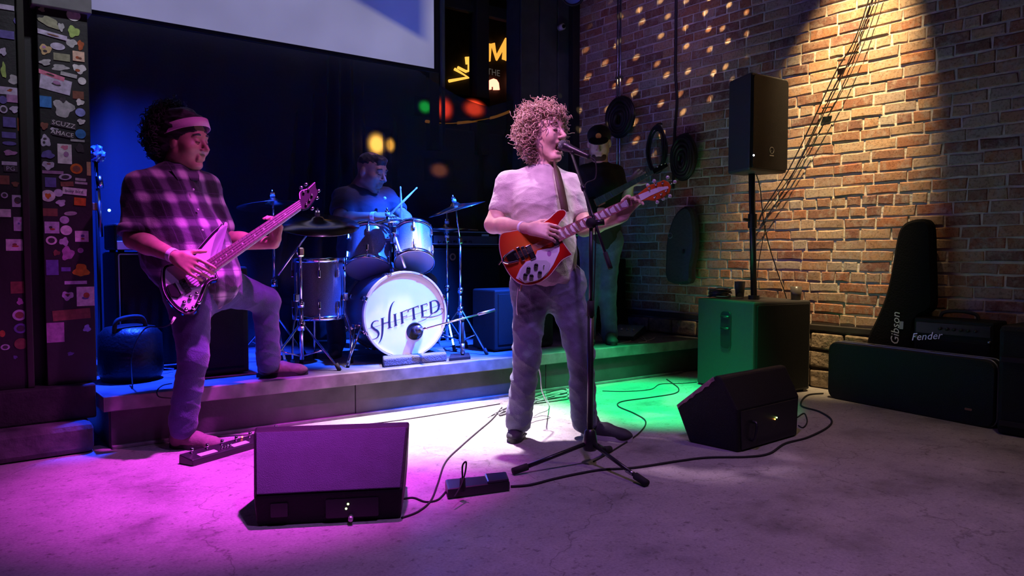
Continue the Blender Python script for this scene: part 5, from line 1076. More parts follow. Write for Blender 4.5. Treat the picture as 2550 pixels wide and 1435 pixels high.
def jeans(J, m, parent, vox=.007, seed=2, hem=.06, build=1.0, flare=.066, amp=.006):
    P = [('c', J['hipR'], J['hipL'], .112 * build, .112 * build, .05), ('c', (Vector(J['hipR']) + Vector(J['hipL'])) / 2, ((Vector(J['hipR']) + Vector(J['hipL'])) / 2).lerp(J['belly'], .35), .135 * build, .135 * build, .06)]
    for s in 'RL':
        P += [('c', J['hip' + s], J['knee' + s], .104 * build, .074, .05), ('c', J['knee' + s], Vector(J['ank' + s]) + V(0, 0, .01), .073, flare, .03), ('c', Vector(J['ank' + s]) + V(0, 0, .04), Vector(J['ank' + s]) - V(0, 0, hem - .045), flare, flare * .96, .01)]
    return sdf_obj('jeans', P, vox, m, parent, wrinkle(amp, seed, 26))
def shoe(heel, toe, ank, m, sm, parent, w=.045, sneaker=False):
    heel, toe = Vector(heel), Vector(toe); d = (toe - heel).normalized(); L = .285; toe = heel + d * L; r = d.cross(V(0, 0, 1)); z = heel.z; s = V(0, 0, 1)
    P = [('c', heel + d * .045 + s * .045, heel + d * .14 + s * .042, .040, .042, .02), ('c', heel + d * .14 + s * .042, toe - d * .055 + s * .03, .043, .034, .02), ('e', toe - d * .055 + s * .030, (.058, .044, .028), (d, r, s), .02), ('c', heel + d * .05 + s * .05, heel + d * .06 + s * .09, .042, .040, .02)]
    o = sdf_obj('shoe', P, .005, m, parent)
    out = []
    for k in range(28):
        a = 2 * math.pi * k / 28; x = math.cos(a); y = math.sin(a); wd_ = .047 - .006 * max(0, -x); out.append(heel + d * (L / 2 + x * (L / 2 + .004)) + r * (y * wd_ * (1 if x > -.2 else .92)) )
    mb = MB(); n = 28; mb.add([V(p.x, p.y, z + .001) for p in out] + [V(p.x, p.y, z + .024) for p in out], [tuple(range(n - 1, -1, -1)), tuple(range(n, 2 * n))] + [(k, (k + 1) % n, n + (k + 1) % n, n + k) for k in range(n)])
    mb.build('sole', sm, o, True, auto=True)
    lc = MB()
    for k in range(4): p = heel + d * (.115 + .022 * k) + s * (.083 - .008 * k); lc.tube([p - r * .026 - s * .008, p + s * .003, p + r * .026 - s * .008], .0028, 6, 3)
    lc.build('laces', mat('dark laces', (.08, .08, .09), .8), o, True)
def band(c, ax, R, w, m, parent, name='wristband'):
    return MB().lathe([(R, -w / 2), (R + .003, -w / 2), (R + .003, w / 2), (R, w / 2), (R, -w / 2)], c, ax, 24).build(name, m, parent, True, auto=True)
TC = -F0                                      # towards the camera
# ------------------------------------------------------------------ the singer
J = dict(neck=W(1350, 420, 4.03), chest=W(1345, 505, 4.01), belly=W(1355, 610, 4.0), shR=W(1266, 460, 4.02), shL=W(1418, 463, 4.06), elR=W(1228, 560, 3.98), elL=W(1455, 568, 4.02), wrR=W(1318, 570, 3.78), wrL=W(1541, 546, 3.86),
         hipR=W(1322, 706, 4.01), hipL=W(1406, 706, 4.03), kneeR=W(1312, 890, 3.97), kneeL=W(1445, 885, 4.0), ankR=W(1292, 1050, 4.03), ankL=W(1455, 1050, 4.06))
sk1 = skin_mat('fair skin', (.62, .40, .32))
hf = head_frame(RT * .74 + TC * .66 + V(0, 0, .02)); hc1 = W(1358, 330, 4.0)
s1 = person('person', 'curly-haired singer in pale t-shirt and jeans playing a red guitar', G(1375, 1085), J, sk1, .0045, hands=[(J['wrR'], RT * .95 + TC * .12 - ZU * .10, F0 * .9 - ZU * .5, 1, (.35, .45, .5, .55), 1.0), (J['wrL'], RT * .35 + ZU * .55 + TC * .05, RT * .3 + TC * .9 - ZU * .1, 1, (.75, .8, .8, .75), 1.0, ZU * .9 + RT * .2)],
            head=(hc1, hf, 1.08, J['neck'] + V(0, 0, -.01), .056, True))
tee = mat('pale cotton t-shirt', (.48, .43, .42), .85, var=.12, vscale=25, bump=.25, bscale=160, sheen=.2)
shirt('t_shirt', J, tee, s1, .020, .60, .0055, 5, hem=W(1362, 672, 4.01), amp=.008, sr=.063)
MB().torus(J['neck'] + V(0, 0, .012) + TC * .012, (V(0, 0, 1) + TC * .4), .068, .007, 36, 8).build('collar', tee, s1, True)
jeans(J, denim('faded blue denim', (.15, .18, .25)), s1, .0065, 8, .045, flare=.073, amp=.012)
shm = mat('dark canvas shoe', (.03, .03, .04), .7, bump=.2); slm = mat('dark sole', (.02, .02, .02), .7)
shoe(G(1292, 1074), G(1278, 1110), J['ankR'], shm, slm, s1); shoe(G(1448, 1086), G(1548, 1098), J['ankL'], shm, mat('white sole edge', (.5, .5, .5), .6), s1)
band(J['wrR'].lerp(J['elR'], .18), J['wrR'] - J['elR'], .030, .014, mat('white paper band', (.75, .75, .8), .5), s1)
f, r, u = hf
MB().ell(hc1 + (f * .085 + u * -.088) * 1.08, (.012, .018, .017), (f, r, u)).build('mouth_cavity', mat('mouth dark', (.03, .006, .006), .6), s1, True)
for b in (-1, 1): MB().tube([hc1 + (f * .088 + r * b * .016 + u * .028) * 1.08, hc1 + (f * .090 + r * b * .032 + u * .034) * 1.08, hc1 + (f * .076 + r * b * .05 + u * .026) * 1.08], .0045, 6).build('eyebrow', mat('brown brow hair', (.14, .07, .04), .9), s1, True)
for b in (-1, 1): MB().tube([hc1 + (f * .090 + r * b * .020 + u * -.001) * 1.08, hc1 + (f * .094 + r * b * .031 + u * -.005) * 1.08, hc1 + (f * .085 + r * b * .043 + u * -.002) * 1.08], .0022, 5).build('eyelid_line', mat('lash dark', (.05, .02, .02), .9), s1, True)
def curls(c, fr, R, n, seed, face=.42, Lc=(.05, .1), hr=.012, tr=.0036, m=None, parent=None, drop=.5, low=-.75, off=V(0, 0, 0), facelow=.35):
    f, r, u = fr; rn = random.Random(seed); mb = MB(); k = 0
    while k < n:
        d = Vector((rn.gauss(0, 1), rn.gauss(0, 1), rn.gauss(0, 1))).normalized(); df, du, dr = d.dot(f), d.dot(u), d.dot(r)
        if du < low or (df > face and du < facelow) : continue
        if du < -.3 and df > .05: continue
        p = Vector(c) + off + f * (df * R[0]) + r * (dr * R[1]) + u * (du * R[2]); L = rn.uniform(*Lc); ax = (d * (1 - drop) + V(0, 0, -drop) * (1 if du < .5 else .2) + Vector((rn.gauss(0, .3), rn.gauss(0, .3), rn.gauss(0, .3)))).normalized()
        _, a, b = frame(ax); ph = rn.random() * 6; tu = rn.uniform(1.5, 3); hr_ = hr * rn.uniform(.7, 1.3); N = 13
        mb.tube([p + ax * (L * i / N - L * .35) + (a * math.cos(ph + tu * 6.28 * i / N) + b * math.sin(ph + tu * 6.28 * i / N)) * hr_ for i in range(N + 1)], lambda t: tr * (1.1 - .6 * t), 4, 1, smooth=False); k += 1
    return mb.build('hair', m, parent, True)
blond = mat('blond brown curls', (.46, .30, .20), .42, var=.3, vscale=60, sheen=.3)
curls(hc1, hf, (.122, .130, .130), 850, 11, .34, (.06, .12), .012, .0034, blond, s1, .55, -.97, f * -.018 + u * .008, .45)
sdf_obj('hair_base', [('e', hc1 + f * -.03 + u * .034, (.105, .105, .10), (f, r, u), .02), ('e', hc1 + f * -.06 + u * -.06, (.065, .10, .075), (f, r, u), .04), ('e', hc1 + f * .045 + u * .085, (.045, .06, .03), (f, r, u), .03)], .007, blond, s1, wrinkle(.012, 4, 60))

# ---- the red guitar
def guitar_frame(o, x2, tilt): e = (Vector(x2) - Vector(o)).normalized(); n = TC + ZU * tilt; n = (n - e * n.dot(e)).normalized(); return PF(o, n, x2)
gp = guitar_frame(W(1330, 640, 3.79), W(1610, 513, 3.83), .10)
zs = 570 / 1515.0
def gz(x, y): return gp.px(1150 + x * zs, 220 + y * zs)
gt = thing('electric_guitar', 'cherry red hollow electric guitar with white pickguard worn by the singer', 'guitar', gp.o)
fire = mat('cherry sunburst lacquer', (.5, .03, .01), .18, coat=.8); N, L, B = nodes(fire); tc = fire.node_tree.nodes.new('ShaderNodeTexCoord')
ln = N.new('ShaderNodeVectorMath'); ln.operation = 'DISTANCE'; L.new(tc.outputs['Object'], ln.inputs[0])
ctr_g = gp.w(gz(430, 1060)); ln.inputs[1].default_value = tuple(ctr_g - gp.o)
mr = N.new('ShaderNodeMapRange'); mr.inputs['From Max'].default_value = .20; L.new(ln.outputs['Value'], mr.inputs[0]); L.new(ramp(fire, mr.outputs[0], [(0, (.72, .20, .03)), (.5, (.66, .08, .02)), (.85, (.42, .012, .008)), (1, (.25, .006, .006))]), B.inputs['Base Color'])
out = [gz(*p) for p in ((640, 810), (672, 806), (690, 822), (682, 850), (652, 885), (634, 925), (640, 965), (662, 1005), (672, 1022), (692, 1052), (716, 1085), (728, 1102), (700, 1117), (660, 1142), (620, 1192), (575, 1246), (510, 1288), (440, 1303), (380, 1291), (330, 1250), (290, 1190), (262, 1120), (248, 1050), (252, 985), (275, 958), (340, 946), (430, 925), (520, 895), (575, 865), (610, 832))]
out = [tuple(p)[:2] for p in crom([(*p, 0) for p in out], 3, True)]
bo = MB().prism(out, gp, -.040, 0, .005).build('guitar_body', fire, gt, auto=True, smooth=True)
MB().tube([gp.w(p, -.002) for p in out], .0018, 5, 1, closed=True, smooth=False).build('binding', mat('cream binding', (.65, .5, .45), .4), bo)
pgm = mat('white acrylic', (.80, .78, .80), .25)
pg1 = [gz(*p) for p in ((500, 1075), (648, 1042), (646, 1080), (606, 1168), (560, 1238), (500, 1275), (420, 1290), (358, 1258), (385, 1195), (425, 1148), (478, 1132))]
pgo = MB().prism(pg1, gp, 0, .004, .001).build('pickguard', pgm, gt)
pg2 = [gz(*p) for p in ((400, 1190), (440, 1155), (500, 1138), (560, 1140), (584, 1160), (570, 1215), (530, 1258), (470, 1282), (405, 1278), (378, 1250))]
MB().prism(pg2, gp, .009, .012, .001).build('upper_pickguard', mat('frosted acrylic', (.62, .66, .62), .3), gt)
MB().prism([gz(578 + 14 * math.cos(t * .524), 1094 + 20 * math.sin(t * .524)) for t in range(12)], gp, .004, .0048).build('logo_spot', mat('lilac spot', (.45, .2, .45), .4), pgo)
for x, y in ((440, 1198), (490, 1176), (515, 1225), (460, 1247), (420, 1240)):
    k_ = MB().lathe([(.011, 0), (.0105, .014), (.009, .018), (0, .018)], gp.w(gz(x, y), .012), gp.n, 16).build('knob', plast, gt, True); MB().lathe([(0, .0185), (.006, .0185), (.007, .018)], gp.w(gz(x, y), .012), gp.n, 12).build('knob_cap', chrome, k_)
MB().cyl(gp.w(gz(541, 1178), .012), gp.w(gz(541, 1178), .026), .003).build('toggle', chrome, gt)
gax = (gp.e1, gp.e2, gp.n)
for x, y in ((612, 1000), (455, 1086)):
    pk_ = MB().box(gp.w(gz(x, y), .006), (.030, .075, .014), gax).build('pickup', chrome, gt, bevel=.003); MB().box(gp.w(gz(x, y), .0125), (.016, .062, .004), gax).build('pickup_cover', plast, pk_, bevel=.001)
MB().box(gp.w(gz(415, 1085), .005), (.018, .06, .012), gax).build('pickup_rest', plast, gt, bevel=.003)
tl = MB(); c_ = gz(335, 1118)
tl.box(gp.w(c_, .008), (.055, .05, .008), gax); tl.tube([gp.w((c_[0] + .02, c_[1] + .03), .008), gp.w((c_[0] - .03, c_[1] + .02), .014), gp.w((c_[0] - .05, c_[1]), .012), gp.w((c_[0] - .03, c_[1] - .02), .014), gp.w((c_[0] + .02, c_[1] - .03), .008)], .005, 8); tl.build('tailpiece', chrome, gt, True, auto=True)
MB().box(gp.w(gz(388, 1098), .008), (.018, .075, .014), gax).build('bridge', chrome, gt, bevel=.003)
nk0, nk1 = [gz(x, y) for x, y in ((600, 950), (645, 1018))], [gz(x, y) for x, y in ((1163, 703), (1184, 748))]
wood = mat('maple neck back', (.30, .09, .03), .35, coat=.4); fbm = mat('rosewood fretboard', (.30, .10, .10), .4)
quad_ = [nk0[0], nk0[1], nk1[1], nk1[0]]
MB().prism(quad_, gp, -.018, .006, .004).build('neck', wood, gt, smooth=True, auto=True); fb_ = MB().prism(quad_, gp, .006, .011).build('fretboard', fbm, gt)
def nlerp(t, s): a = Vector(nk0[0]).lerp(Vector(nk1[0]), t); b = Vector(nk0[1]).lerp(Vector(nk1[1]), t); return a.lerp(b, s)
frt = [1 - (1 - 2 ** (-k / 12)) / (1 - 2 ** (-21 / 12)) for k in range(1, 22)]
for t in frt:
    if 0 < t < 1: MB().cyl(gp.w(nlerp(t, .02), .011), gp.w(nlerp(t, .98), .011), .0012, n=6).build('fret', steel, gt)
for k in (2, 4, 6, 8, 11, 14, 16, 18):
    a_, b_ = frt[k - 1] if k else 1, frt[k]; MB().prism([tuple(nlerp(a_ - .004, .1)), tuple(nlerp(b_ + .004, .30)), tuple(nlerp(b_ + .004, .70)), tuple(nlerp(a_ - .004, .9))], gp, .011, .0115).build('inlay', pgm, fb_)
for t in (.05, .22, .35, .48, .60, .72, .83): MB().prism([tuple(nlerp(t, .08)), tuple(nlerp(t + .035, .08)), tuple(nlerp(t + .035, .92)), tuple(nlerp(t + .02, .92))], gp, .011, .0114).build('inlay', pgm, fb_)
hs = [gz(*p) for p in ((1163, 703), (1212, 664), (1245, 640), (1295, 625), (1338, 607), (1368, 622), (1385, 650), (1376, 690), (1332, 725), (1272, 746), (1225, 740), (1184, 750))]
ho_ = MB().prism(hs, gp, -.014, .004, .003).build('headstock', mat('amber red lacquer', (.62, .11, .02), .2, coat=.8), gt, smooth=True, auto=True)
MB().prism([gz(*p) for p in ((1166, 708), (1225, 684), (1300, 655), (1362, 650), (1368, 664), (1330, 676), (1250, 712), (1184, 747))], gp, .004, .006, .0008).build('truss_cover', pgm, ho_)
for x, y in ((1238, 664), (1283, 638), (1327, 628), (1275, 722), (1318, 702), (1350, 680)):
    tn = MB().lathe([(.007, 0), (.007, .003), (.004, .004), (.0035, .014), (.005, .016), (0, .016)], gp.w(gz(x, y), .004), gp.n, 12).build('tuner_post', chrome, ho_, True)
for x, y, x0_, y0_ in ((1232, 640, 1240, 660), (1275, 612, 1285, 640), (1365, 588, 1340, 622), (1412, 618, 1372, 640), (1296, 752, 1286, 735), (1335, 730, 1325, 715), (1380, 712, 1365, 695)):
    k_ = MB().cyl(gp.w(gz(x0_, y0_), -.006), gp.w(gz(x, y), -.006), .003, n=8).build('tuner_peg', chrome, gt, True); MB().ell(gp.w(gz(x, y), -.006), (.010, .010, .006), gax).build('peg_button', mat('pearl button', (.7, .75, .72), .2, .4), k_, True)
for i in range(6): sx_ = .14 + .144 * i; MB().cyl(gp.w(gz(345 + 10 * i * .4, 1100 + 6 * i), .016), gp.w(nlerp(1, sx_), .0135), .0006, n=4).build('string', steel, gt)
MB().cyl(gp.w(gz(268, 1130), -.02), gp.w(gz(242, 1165), -.02), .005).build('strap_button', chrome, gt)
MB().cyl(gp.w(gz(398, 1300), -.02), gp.w(gz(385, 1340), -.02), .005).build('jack_plug', mat('gold plug', (.6, .5, .3), .3, .8), gt, True)
# strap over the left shoulder
sp = [gp.w(gz(688, 815), -.02), W(1404, 505, 3.83), W(1394, 455, 3.85), W(1385, 412, 3.92), W(1378, 396, 4.02), W(1362, 402, 4.13), W(1335, 450, 4.22), W(1290, 560, 4.2), W(1258, 640, 4.0), gp.w(gz(262, 1120), -.02)]
Pc = crom(sp, 8); sv = []
for i, p in enumerate(Pc):
    tdir = (Pc[min(i + 1, len(Pc) - 1)] - Pc[max(i - 1, 0)]).normalized(); nr_ = (p - J['chest']); nr_.z = 0; sd = tdir.cross(nr_).normalized() * .022; sv += [p + sd, p - sd]
so = MB().add(sv, [(2 * i, 2 * i + 1, 2 * i + 3, 2 * i + 2) for i in range(len(Pc) - 1)]).build('strap', mat('dark brown leather', (.06, .025, .02), .55, bump=.2), gt, True)
md_ = so.modifiers.new('s', 'SOLIDIFY'); md_.thickness = .004

# ------------------------------------------------------------------ the bassist
JB = dict(neck=W(438, 428, 3.98), chest=W(425, 520, 3.97), belly=W(465, 625, 3.96), shR=W(352, 468, 3.87), shL=W(505, 468, 4.10), elR=W(335, 595, 3.80), elL=W(560, 598, 4.12), wrR=W(438, 640, 3.64), wrL=W(682, 606, 3.99),
          hipR=W(470, 712, 3.88), hipL=W(535, 708, 4.04), kneeR=W(482, 885, 3.80), kneeL=W(662, 748, 4.28), ankR=W(456, 1052, 3.83), ankL=W(668, 893, 4.36))
sk2 = skin_mat('tan skin', (.48, .27, .20))
hfb = head_frame(RT * .96 + TC * .28 - ZU * .10); hcb = W(465, 352, 3.97)
bp_ = guitar_frame(W(470, 700, 3.66), W(770, 487, 4.02), .10)
s2 = person('person', 'bassist in a plaid shirt and headband with one foot on the stage', G(480, 1105), JB, sk2, .0045, arm=1.14, build=1.22, hands=[(JB['wrR'], RT * .86 - ZU * .42 + TC * .12, F0 * .85 + RT * .1 - ZU * .3, 1, (.30, .38, .45, .5), 1.08), (JB['wrL'], RT * .18 + ZU * .9 + TC * .05, TC * .8 - RT * .6, 1, (.8, .85, .85, .8), 1.05, ZU * .8 - RT * .3)],
            head=(hcb, hfb, 1.10, JB['neck'] + V(0, 0, -.01), .066, False, .012))
pl = mat('plaid flannel', (.1, .06, .14), .85, bump=.2, bscale=150, sheen=.2); N, L, B = nodes(pl); tc = N.new('ShaderNodeTexCoord'); sx = N.new('ShaderNodeSeparateXYZ')
mp = N.new('ShaderNodeMapping'); mp.inputs['Rotation'].default_value = (0, math.radians(-10), YAW + .7); L.new(tc.outputs['Object'], mp.inputs[0]); L.new(tc.outputs['Object'], sx.inputs[0])
dt_ = N.new('ShaderNodeVectorMath'); dt_.operation = 'DOT_PRODUCT'; L.new(tc.outputs['Object'], dt_.inputs[0]); dt_.inputs[1].default_value = tuple((RT * .68 + F0 * .70 + ZU * .18).normalized())
PX_ = {'X': dt_.outputs['Value'], 'Z': sx.outputs['Z']}
def band_n(ch, per, w0, w1, ph):
    a = mth('FRACT', mth('ADD', mth('DIVIDE', PX_[ch], per, N, L), ph, N, L), None, N, L); b = mth('ABSOLUTE', mth('SUBTRACT', a, .5, N, L), None, N, L)
    q = N.new('ShaderNodeMapRange'); q.interpolation_type = 'SMOOTHSTEP'; q.inputs['From Min'].default_value = w1; q.inputs['From Max'].default_value = w0; L.new(b, q.inputs[0]); return q.outputs[0]
vb, hb_ = band_n('X', .105, .08, .33, .2), band_n('Z', .125, .06, .30, .35)
lin, lin2 = band_n('X', .115, .012, .022, .72), band_n('Z', .135, .010, .02, .83)
sm_ = mth('MULTIPLY', mth('ADD', vb, hb_, N, L), .5, N, L); pcol = ramp(pl, sm_, [(0, (.006, .005, .012)), (.3, (.02, .015, .035)), (.55, (.13, .09, .16)), (.8, (.36, .27, .37)), (1, (.58, .46, .56))])
L.new(mixc(pl, pcol, (.05, .03, .08), mth('MULTIPLY', mth('MAXIMUM', lin, lin2, N, L), .7, N, L), 'MIX'), B.inputs['Base Color'])
shirt('plaid_shirt', JB, pl, s2, .026, .74, .006, 15, hem=W(505, 690, 3.97), build=1.22, sr=.086, amp=.009, belly=.02)
for s in 'R': e_ = JB['shR'].lerp(JB['elR'], .74); ax_ = (JB['elR'] - JB['shR']); MB().lathe([(.070, -.02), (.083, -.02), (.087, 0), (.083, .022), (.066, .022), (.066, -.02)], e_ + ax_.normalized() * .03, ax_, 28).build('rolled_cuff', pl, s2, True)
for sgn in (-1, 1): MB().prism([(0, 0), (.075 * sgn, .01), (.055 * sgn, -.06), (.012 * sgn, -.055)], PF(JB['neck'] + (RT * .75 + TC * .65) * .105 + V(0, 0, -.005), (RT * .6 + TC * .6 + ZU * .5), JB['neck'] + RT - TC), 0, .006, .002).build('collar', pl, s2)
for k in range(4): p = JB['neck'].lerp(JB['belly'], .25 + .25 * k) + (RT * .72 + TC * .68).normalized() * (.176 + .02 * k); MB().ell(p, (.006, .006, .006)).build('shirt_button', mat('pearl shirt button', (.6, .6, .65), .25), s2)
jeans(JB, denim('dark indigo denim', (.04, .045, .13)), s2, .0065, 18, .07, 1.16, .070, .008)
boot = mat('suede desert boot', (.19, .13, .125), .85, var=.25, vscale=30, bump=.3)
shoe(G(424, 1114), G(560, 1120), JB['ankR'], boot, slm, s2); shoe(G(640, 940, .27), G(788, 931, .27), JB['ankL'], boot, slm, s2)
band(JB['wrR'].lerp(JB['elR'], .06), JB['wrR'] - JB['elR'], .033, .030, MT['white paper band'], s2)
blk = mat('black curly hair', (.012, .010, .012), .6, sheen=.15); f, r, u = hfb
sdf_obj('hair', [('e', hcb + f * -.045 + u * .055, (.118, .118, .118), (f, r, u), .03), ('e', hcb + f * -.125 + u * -.02, (.10, .12, .13), (f, r, u), .05), ('e', hcb + f * -.01 + u * .105, (.085, .09, .062), (f, r, u), .03), ('e', hcb + f * .050 + u * .052, (.046, .074, .024), (f, r, u), .02)], .007, blk, s2, wrinkle(.014, 9, 55))
curls(hcb, hfb, (.155, .13, .15), 420, 31, -.10, (.04, .08), .011, .0034, blk, s2, .2, -.8, f * -.065 + u * .035, 2)
hbm = mat('pink headband cloth', (.75, .42, .58), .75, bump=.2, bscale=200); hbp = MB(); rows = []
for i in range(40):
    a = 2 * math.pi * i / 40; dirv = f * math.cos(a) + r * math.sin(a); base_ = hcb + f * (-.012) + f * math.cos(a) * .124 + r * math.sin(a) * .108 + u * (.035 + .048 * math.cos(a)); rows.append((base_, base_ + u * .044 - f * .012 - dirv * .006))
n = 40; hbp.add([q[0] for q in rows] + [q[1] for q in rows], [(k, (k + 1) % n, n + (k + 1) % n, n + k) for k in range(n)]); ho2 = hbp.build('headband', hbm, s2, True); md_ = ho2.modifiers.new('s', 'SOLIDIFY'); md_.thickness = .004; md_.offset = 1
for b in (-1, 1): MB().tube([hcb + (f * .086 + r * b * .014 + u * .030) * 1.1, hcb + (f * .090 + r * b * .032 + u * .034) * 1.1, hcb + (f * .074 + r * b * .05 + u * .026) * 1.1], .0055, 6).build('eyebrow', blk, s2, True)
for b in (-1, 1): MB().tube([hcb + (f * .090 + r * b * .020 + u * -.002) * 1.1, hcb + (f * .094 + r * b * .031 + u * -.005) * 1.1, hcb + (f * .085 + r * b * .043 + u * -.002) * 1.1], .0024, 5).build('eyelid_line', MT['lash dark'], s2, True)
# ---- the bass guitar
zb = 340 / 1742.0
def bz(x, y): return bp_.px(380 + x * zb, 540 + y * zb)
bg = thing('bass_guitar', 'silver and black burst bass guitar worn by the bassist', 'bass guitar', bp_.o)
burst = mat('silver black burst', (.5, .48, .55), .2, coat=.8); N, L, B = nodes(burst); tc = N.new('ShaderNodeTexCoord'); 
o_ = [bz(*p) for p in ((870, 95), (925, 72), (962, 82), (945, 118), (905, 160), (868, 230), (835, 320), (815, 400), (800, 450), (790, 520), (800, 640), (818, 720), (836, 775), (815, 805), (760, 818), (718, 850), (690, 905), (650, 1005), (605, 1110), (560, 1190), (500, 1230), (400, 1237), (310, 1192), (225, 1110), (150, 1000), (112, 880), (104, 730), (122, 642), (175, 600), (300, 568), (420, 520), (500, 466), (570, 395), (660, 292), (760, 182))]
o_ = [tuple(p)[:2] for p in crom([(*p, 0) for p in o_], 3, True)]
MB().prism(o_, bp_, -.042, 0, .008).build('guitar_body', mat('gloss black lacquer', (.012, .010, .014), .12, coat=.8), bg, smooth=True, auto=True)
MB().prism(inset(inset(o_, .011), .008), bp_, -.002, .0012, .0005).build('top_burst', mat('silver lavender lacquer', (.52, .48, .58), .25, .2, coat=.6), bg)
MB().tube([bp_.w(p, -.001) for p in inset(o_, .005)], .0012, 5, 1, closed=True, smooth=False).build('edge_line', mat('lilac edge', (.45, .30, .5), .4), bg)
bax = (bp_.e1, bp_.e2, bp_.n)
for pts in (((340, 822), (412, 792), (500, 945), (432, 985)), ((582, 762), (642, 736), (690, 800), (632, 850))): MB().prism([bz(*p) for p in pts], bp_, 0, .012, .002).build('pickup', plast, bg)
MB().prism([bz(*p) for p in ((180, 885), (290, 850), (365, 1000), (330, 1040), (230, 1020))], bp_, 0, .010, .003).build('black_patch', mat('black patch', (.015, .015, .017), .3, .5), bg)  # raised black patch at the tail end of the body
MB().prism([bz(*p) for p in ((285, 850), (312, 836), (395, 990), (365, 1002))], bp_, .0, .014, .002).build('bridge', steel, bg)
for x, y in ((485, 1030), (570, 985), (405, 1100), (430, 1190), (520, 1170), (590, 1100)): MB().lathe([(.009, 0), (.0085, .014), (0, .016)], bp_.w(bz(x, y), .001), bp_.n, 14).build('knob', chrome, bg, True)
n0, n1 = [bz(668, 578), bz(762, 726)], [bp_.px(746, 499), bp_.px(751, 520)]
MB().prism([n0[0], n0[1], n1[1], n1[0]], bp_, -.02, .006, .004).build('neck', mat('pale neck wood', (.50, .40, .45), .35), bg); fbb = MB().prism(inset([n0[0], n0[1], n1[1], n1[0]], .003), bp_, .006, .011).build('fretboard', mat('dark bass fretboard', (.10, .035, .05), .4), bg)
def blp(t, s): return tuple(Vector(n0[0]).lerp(Vector(n1[0]), t).lerp(Vector(n0[1]).lerp(Vector(n1[1]), t), s))
frb = [1 - (1 - 2 ** (-k / 12)) / (1 - 2 ** (-24 / 12)) for k in range(1, 24)]
for t in frb: MB().cyl(bp_.w(blp(t, .05), .011), bp_.w(blp(t, .95), .011), .0011, n=5).build('fret', steel, bg)
for k in (2, 4, 6, 8, 11, 14, 16, 18, 20): t = (frb[k - 1] + frb[k]) / 2; MB().prism([tuple(Vector(blp(t, .5)) + Vector((.0035 * math.cos(a * .785), .0035 * math.sin(a * .785)))) for a in range(8)], bp_, .011, .0116).build('inlay', pgm, fbb)
for i in range(4): MB().cyl(bp_.w(bz(330 + 16 * i, 870 + 34 * i), .015), bp_.w(blp(1, .17 + .22 * i), .0135), .0010, n=4).build('string', steel, bg)
hso = [bp_.px(*p) for p in ((745, 500), (744, 482), (750, 474), (762, 470), (772, 462), (780, 455), (786, 458), (787, 468), (792, 482), (786, 494), (778, 506), (768, 518), (758, 522), (750, 521))]
hst = MB().prism([tuple(p)[:2] for p in crom([(*p, 0) for p in hso], 2, True)], bp_, -.014, .004, .002).build('headstock', mat('satin black headstock', (.005, .0045, .006), .6, spec=.15), bg, smooth=True, auto=True)
MB().tube([bp_.pw(*p, .005) for p in ((747, 498), (746, 483), (752, 476), (764, 473), (775, 465), (784, 456))], .003, 6).build('headstock_edge', MT['lilac edge'], hst, True)
for x, y, xb, yb in ((756, 480, 750, 466), (768, 474, 762, 458), (776, 488, 794, 474), (770, 500, 790, 492), (762, 510, 778, 518)): MB().cyl(bp_.pw(x, y, .004), bp_.pw(x, y, .016), .006).build('tuner_post', chrome, hst, True); MB().ell(bp_.pw(xb, yb, -.006), (.012, .009, .006), bax).build('tuner_key', chrome, hst, True)
for x, y in ((490, 468), (535, 445), (878, 102), (908, 88)): MB().ell(bp_.w(bz(x, y), .004), .004).build('top_screw', chrome, bg)
MB().cyl(bp_.w(bz(280, 1265), -.02), bp_.w(bz(230, 1350), -.02), .007, .005).build('jack_plug', mat('pale plug', (.7, .55, .6), .3, .5), bg, True)
MB().tube([bp_.w(bz(230, 1350), -.02), W(405, 815, 3.75), W(360, 820, 3.9), W(330, 880, 4.15), G(330, 965, .28)], .0035, 6).top('bass_cable', rubber, 'dark instrument cable hanging from the bass guitar to the stage', 'cable', smooth=True)

# ------------------------------------------------------------------ the drummer
JD = dict(neck=W(893, 472, 5.58), chest=W(905, 530, 5.58), belly=W(905, 615, 5.64), shR=W(858, 496, 5.48), shL=W(958, 496, 5.68), elR=W(846, 548, 5.28), elL=W(1008, 545, 5.55), wrR=W(934, 540, 5.18), wrL=W(1008, 556, 5.32),
          hipR=W(880, 680, 5.62), hipL=W(935, 680, 5.70), kneeR=W(830, 705, 5.32), kneeL=W(1062, 705, 5.52), ankR=W(838, 850, 5.34), ankL=W(1075, 846, 5.54))
sk3 = skin_mat('brown skin', (.34, .19, .14)); hfd = head_frame(RT * .84 + TC * .42 - ZU * .30); hcd = W(926, 426, 5.50)
s3 = person('person', 'drummer in a dark t-shirt seated behind the toms holding sticks', V(2.6, 5.2, .27), JD, sk3, .006, arm=1.15, build=1.12, hands=[(JD['wrR'], RT * .95 + ZU * .08, -ZU * .8 + F0 * .4, 1, .95, 1.05), (JD['wrL'], -RT * .3 + TC * .6 + ZU * .2, -ZU * .8 - RT * .4, 1, .95, 1.05)], head=(hcd, hfd, 1.13, JD['neck'] + V(0, 0, -.01), .064, False, .008))
shirt('dark_t_shirt', JD, mat('navy cotton', (.035, .035, .06), .85, bump=.2, bscale=150, sheen=.15), s3, .024, .55, .007, 25, hem=W(905, 660, 5.66), build=1.14, sr=.092, amp=.009)
jeans(JD, denim('black denim', (.03, .03, .04)), s3, .009, 28, .06, 1.1)
for a_ in (('ankR', RT * .1 + TC), ('ankL', RT * .3 + TC)): p = JD[a_[0]]; h_ = V(p.x, p.y, .27) - Vector(a_[1]).normalized() * .06; shoe(h_, h_ + Vector(a_[1]), p, shm, slm, s3)
band(JD['wrR'].lerp(JD['elR'], .03), JD['wrR'] - JD['elR'], .033, .028, MT['white paper band'], s3)
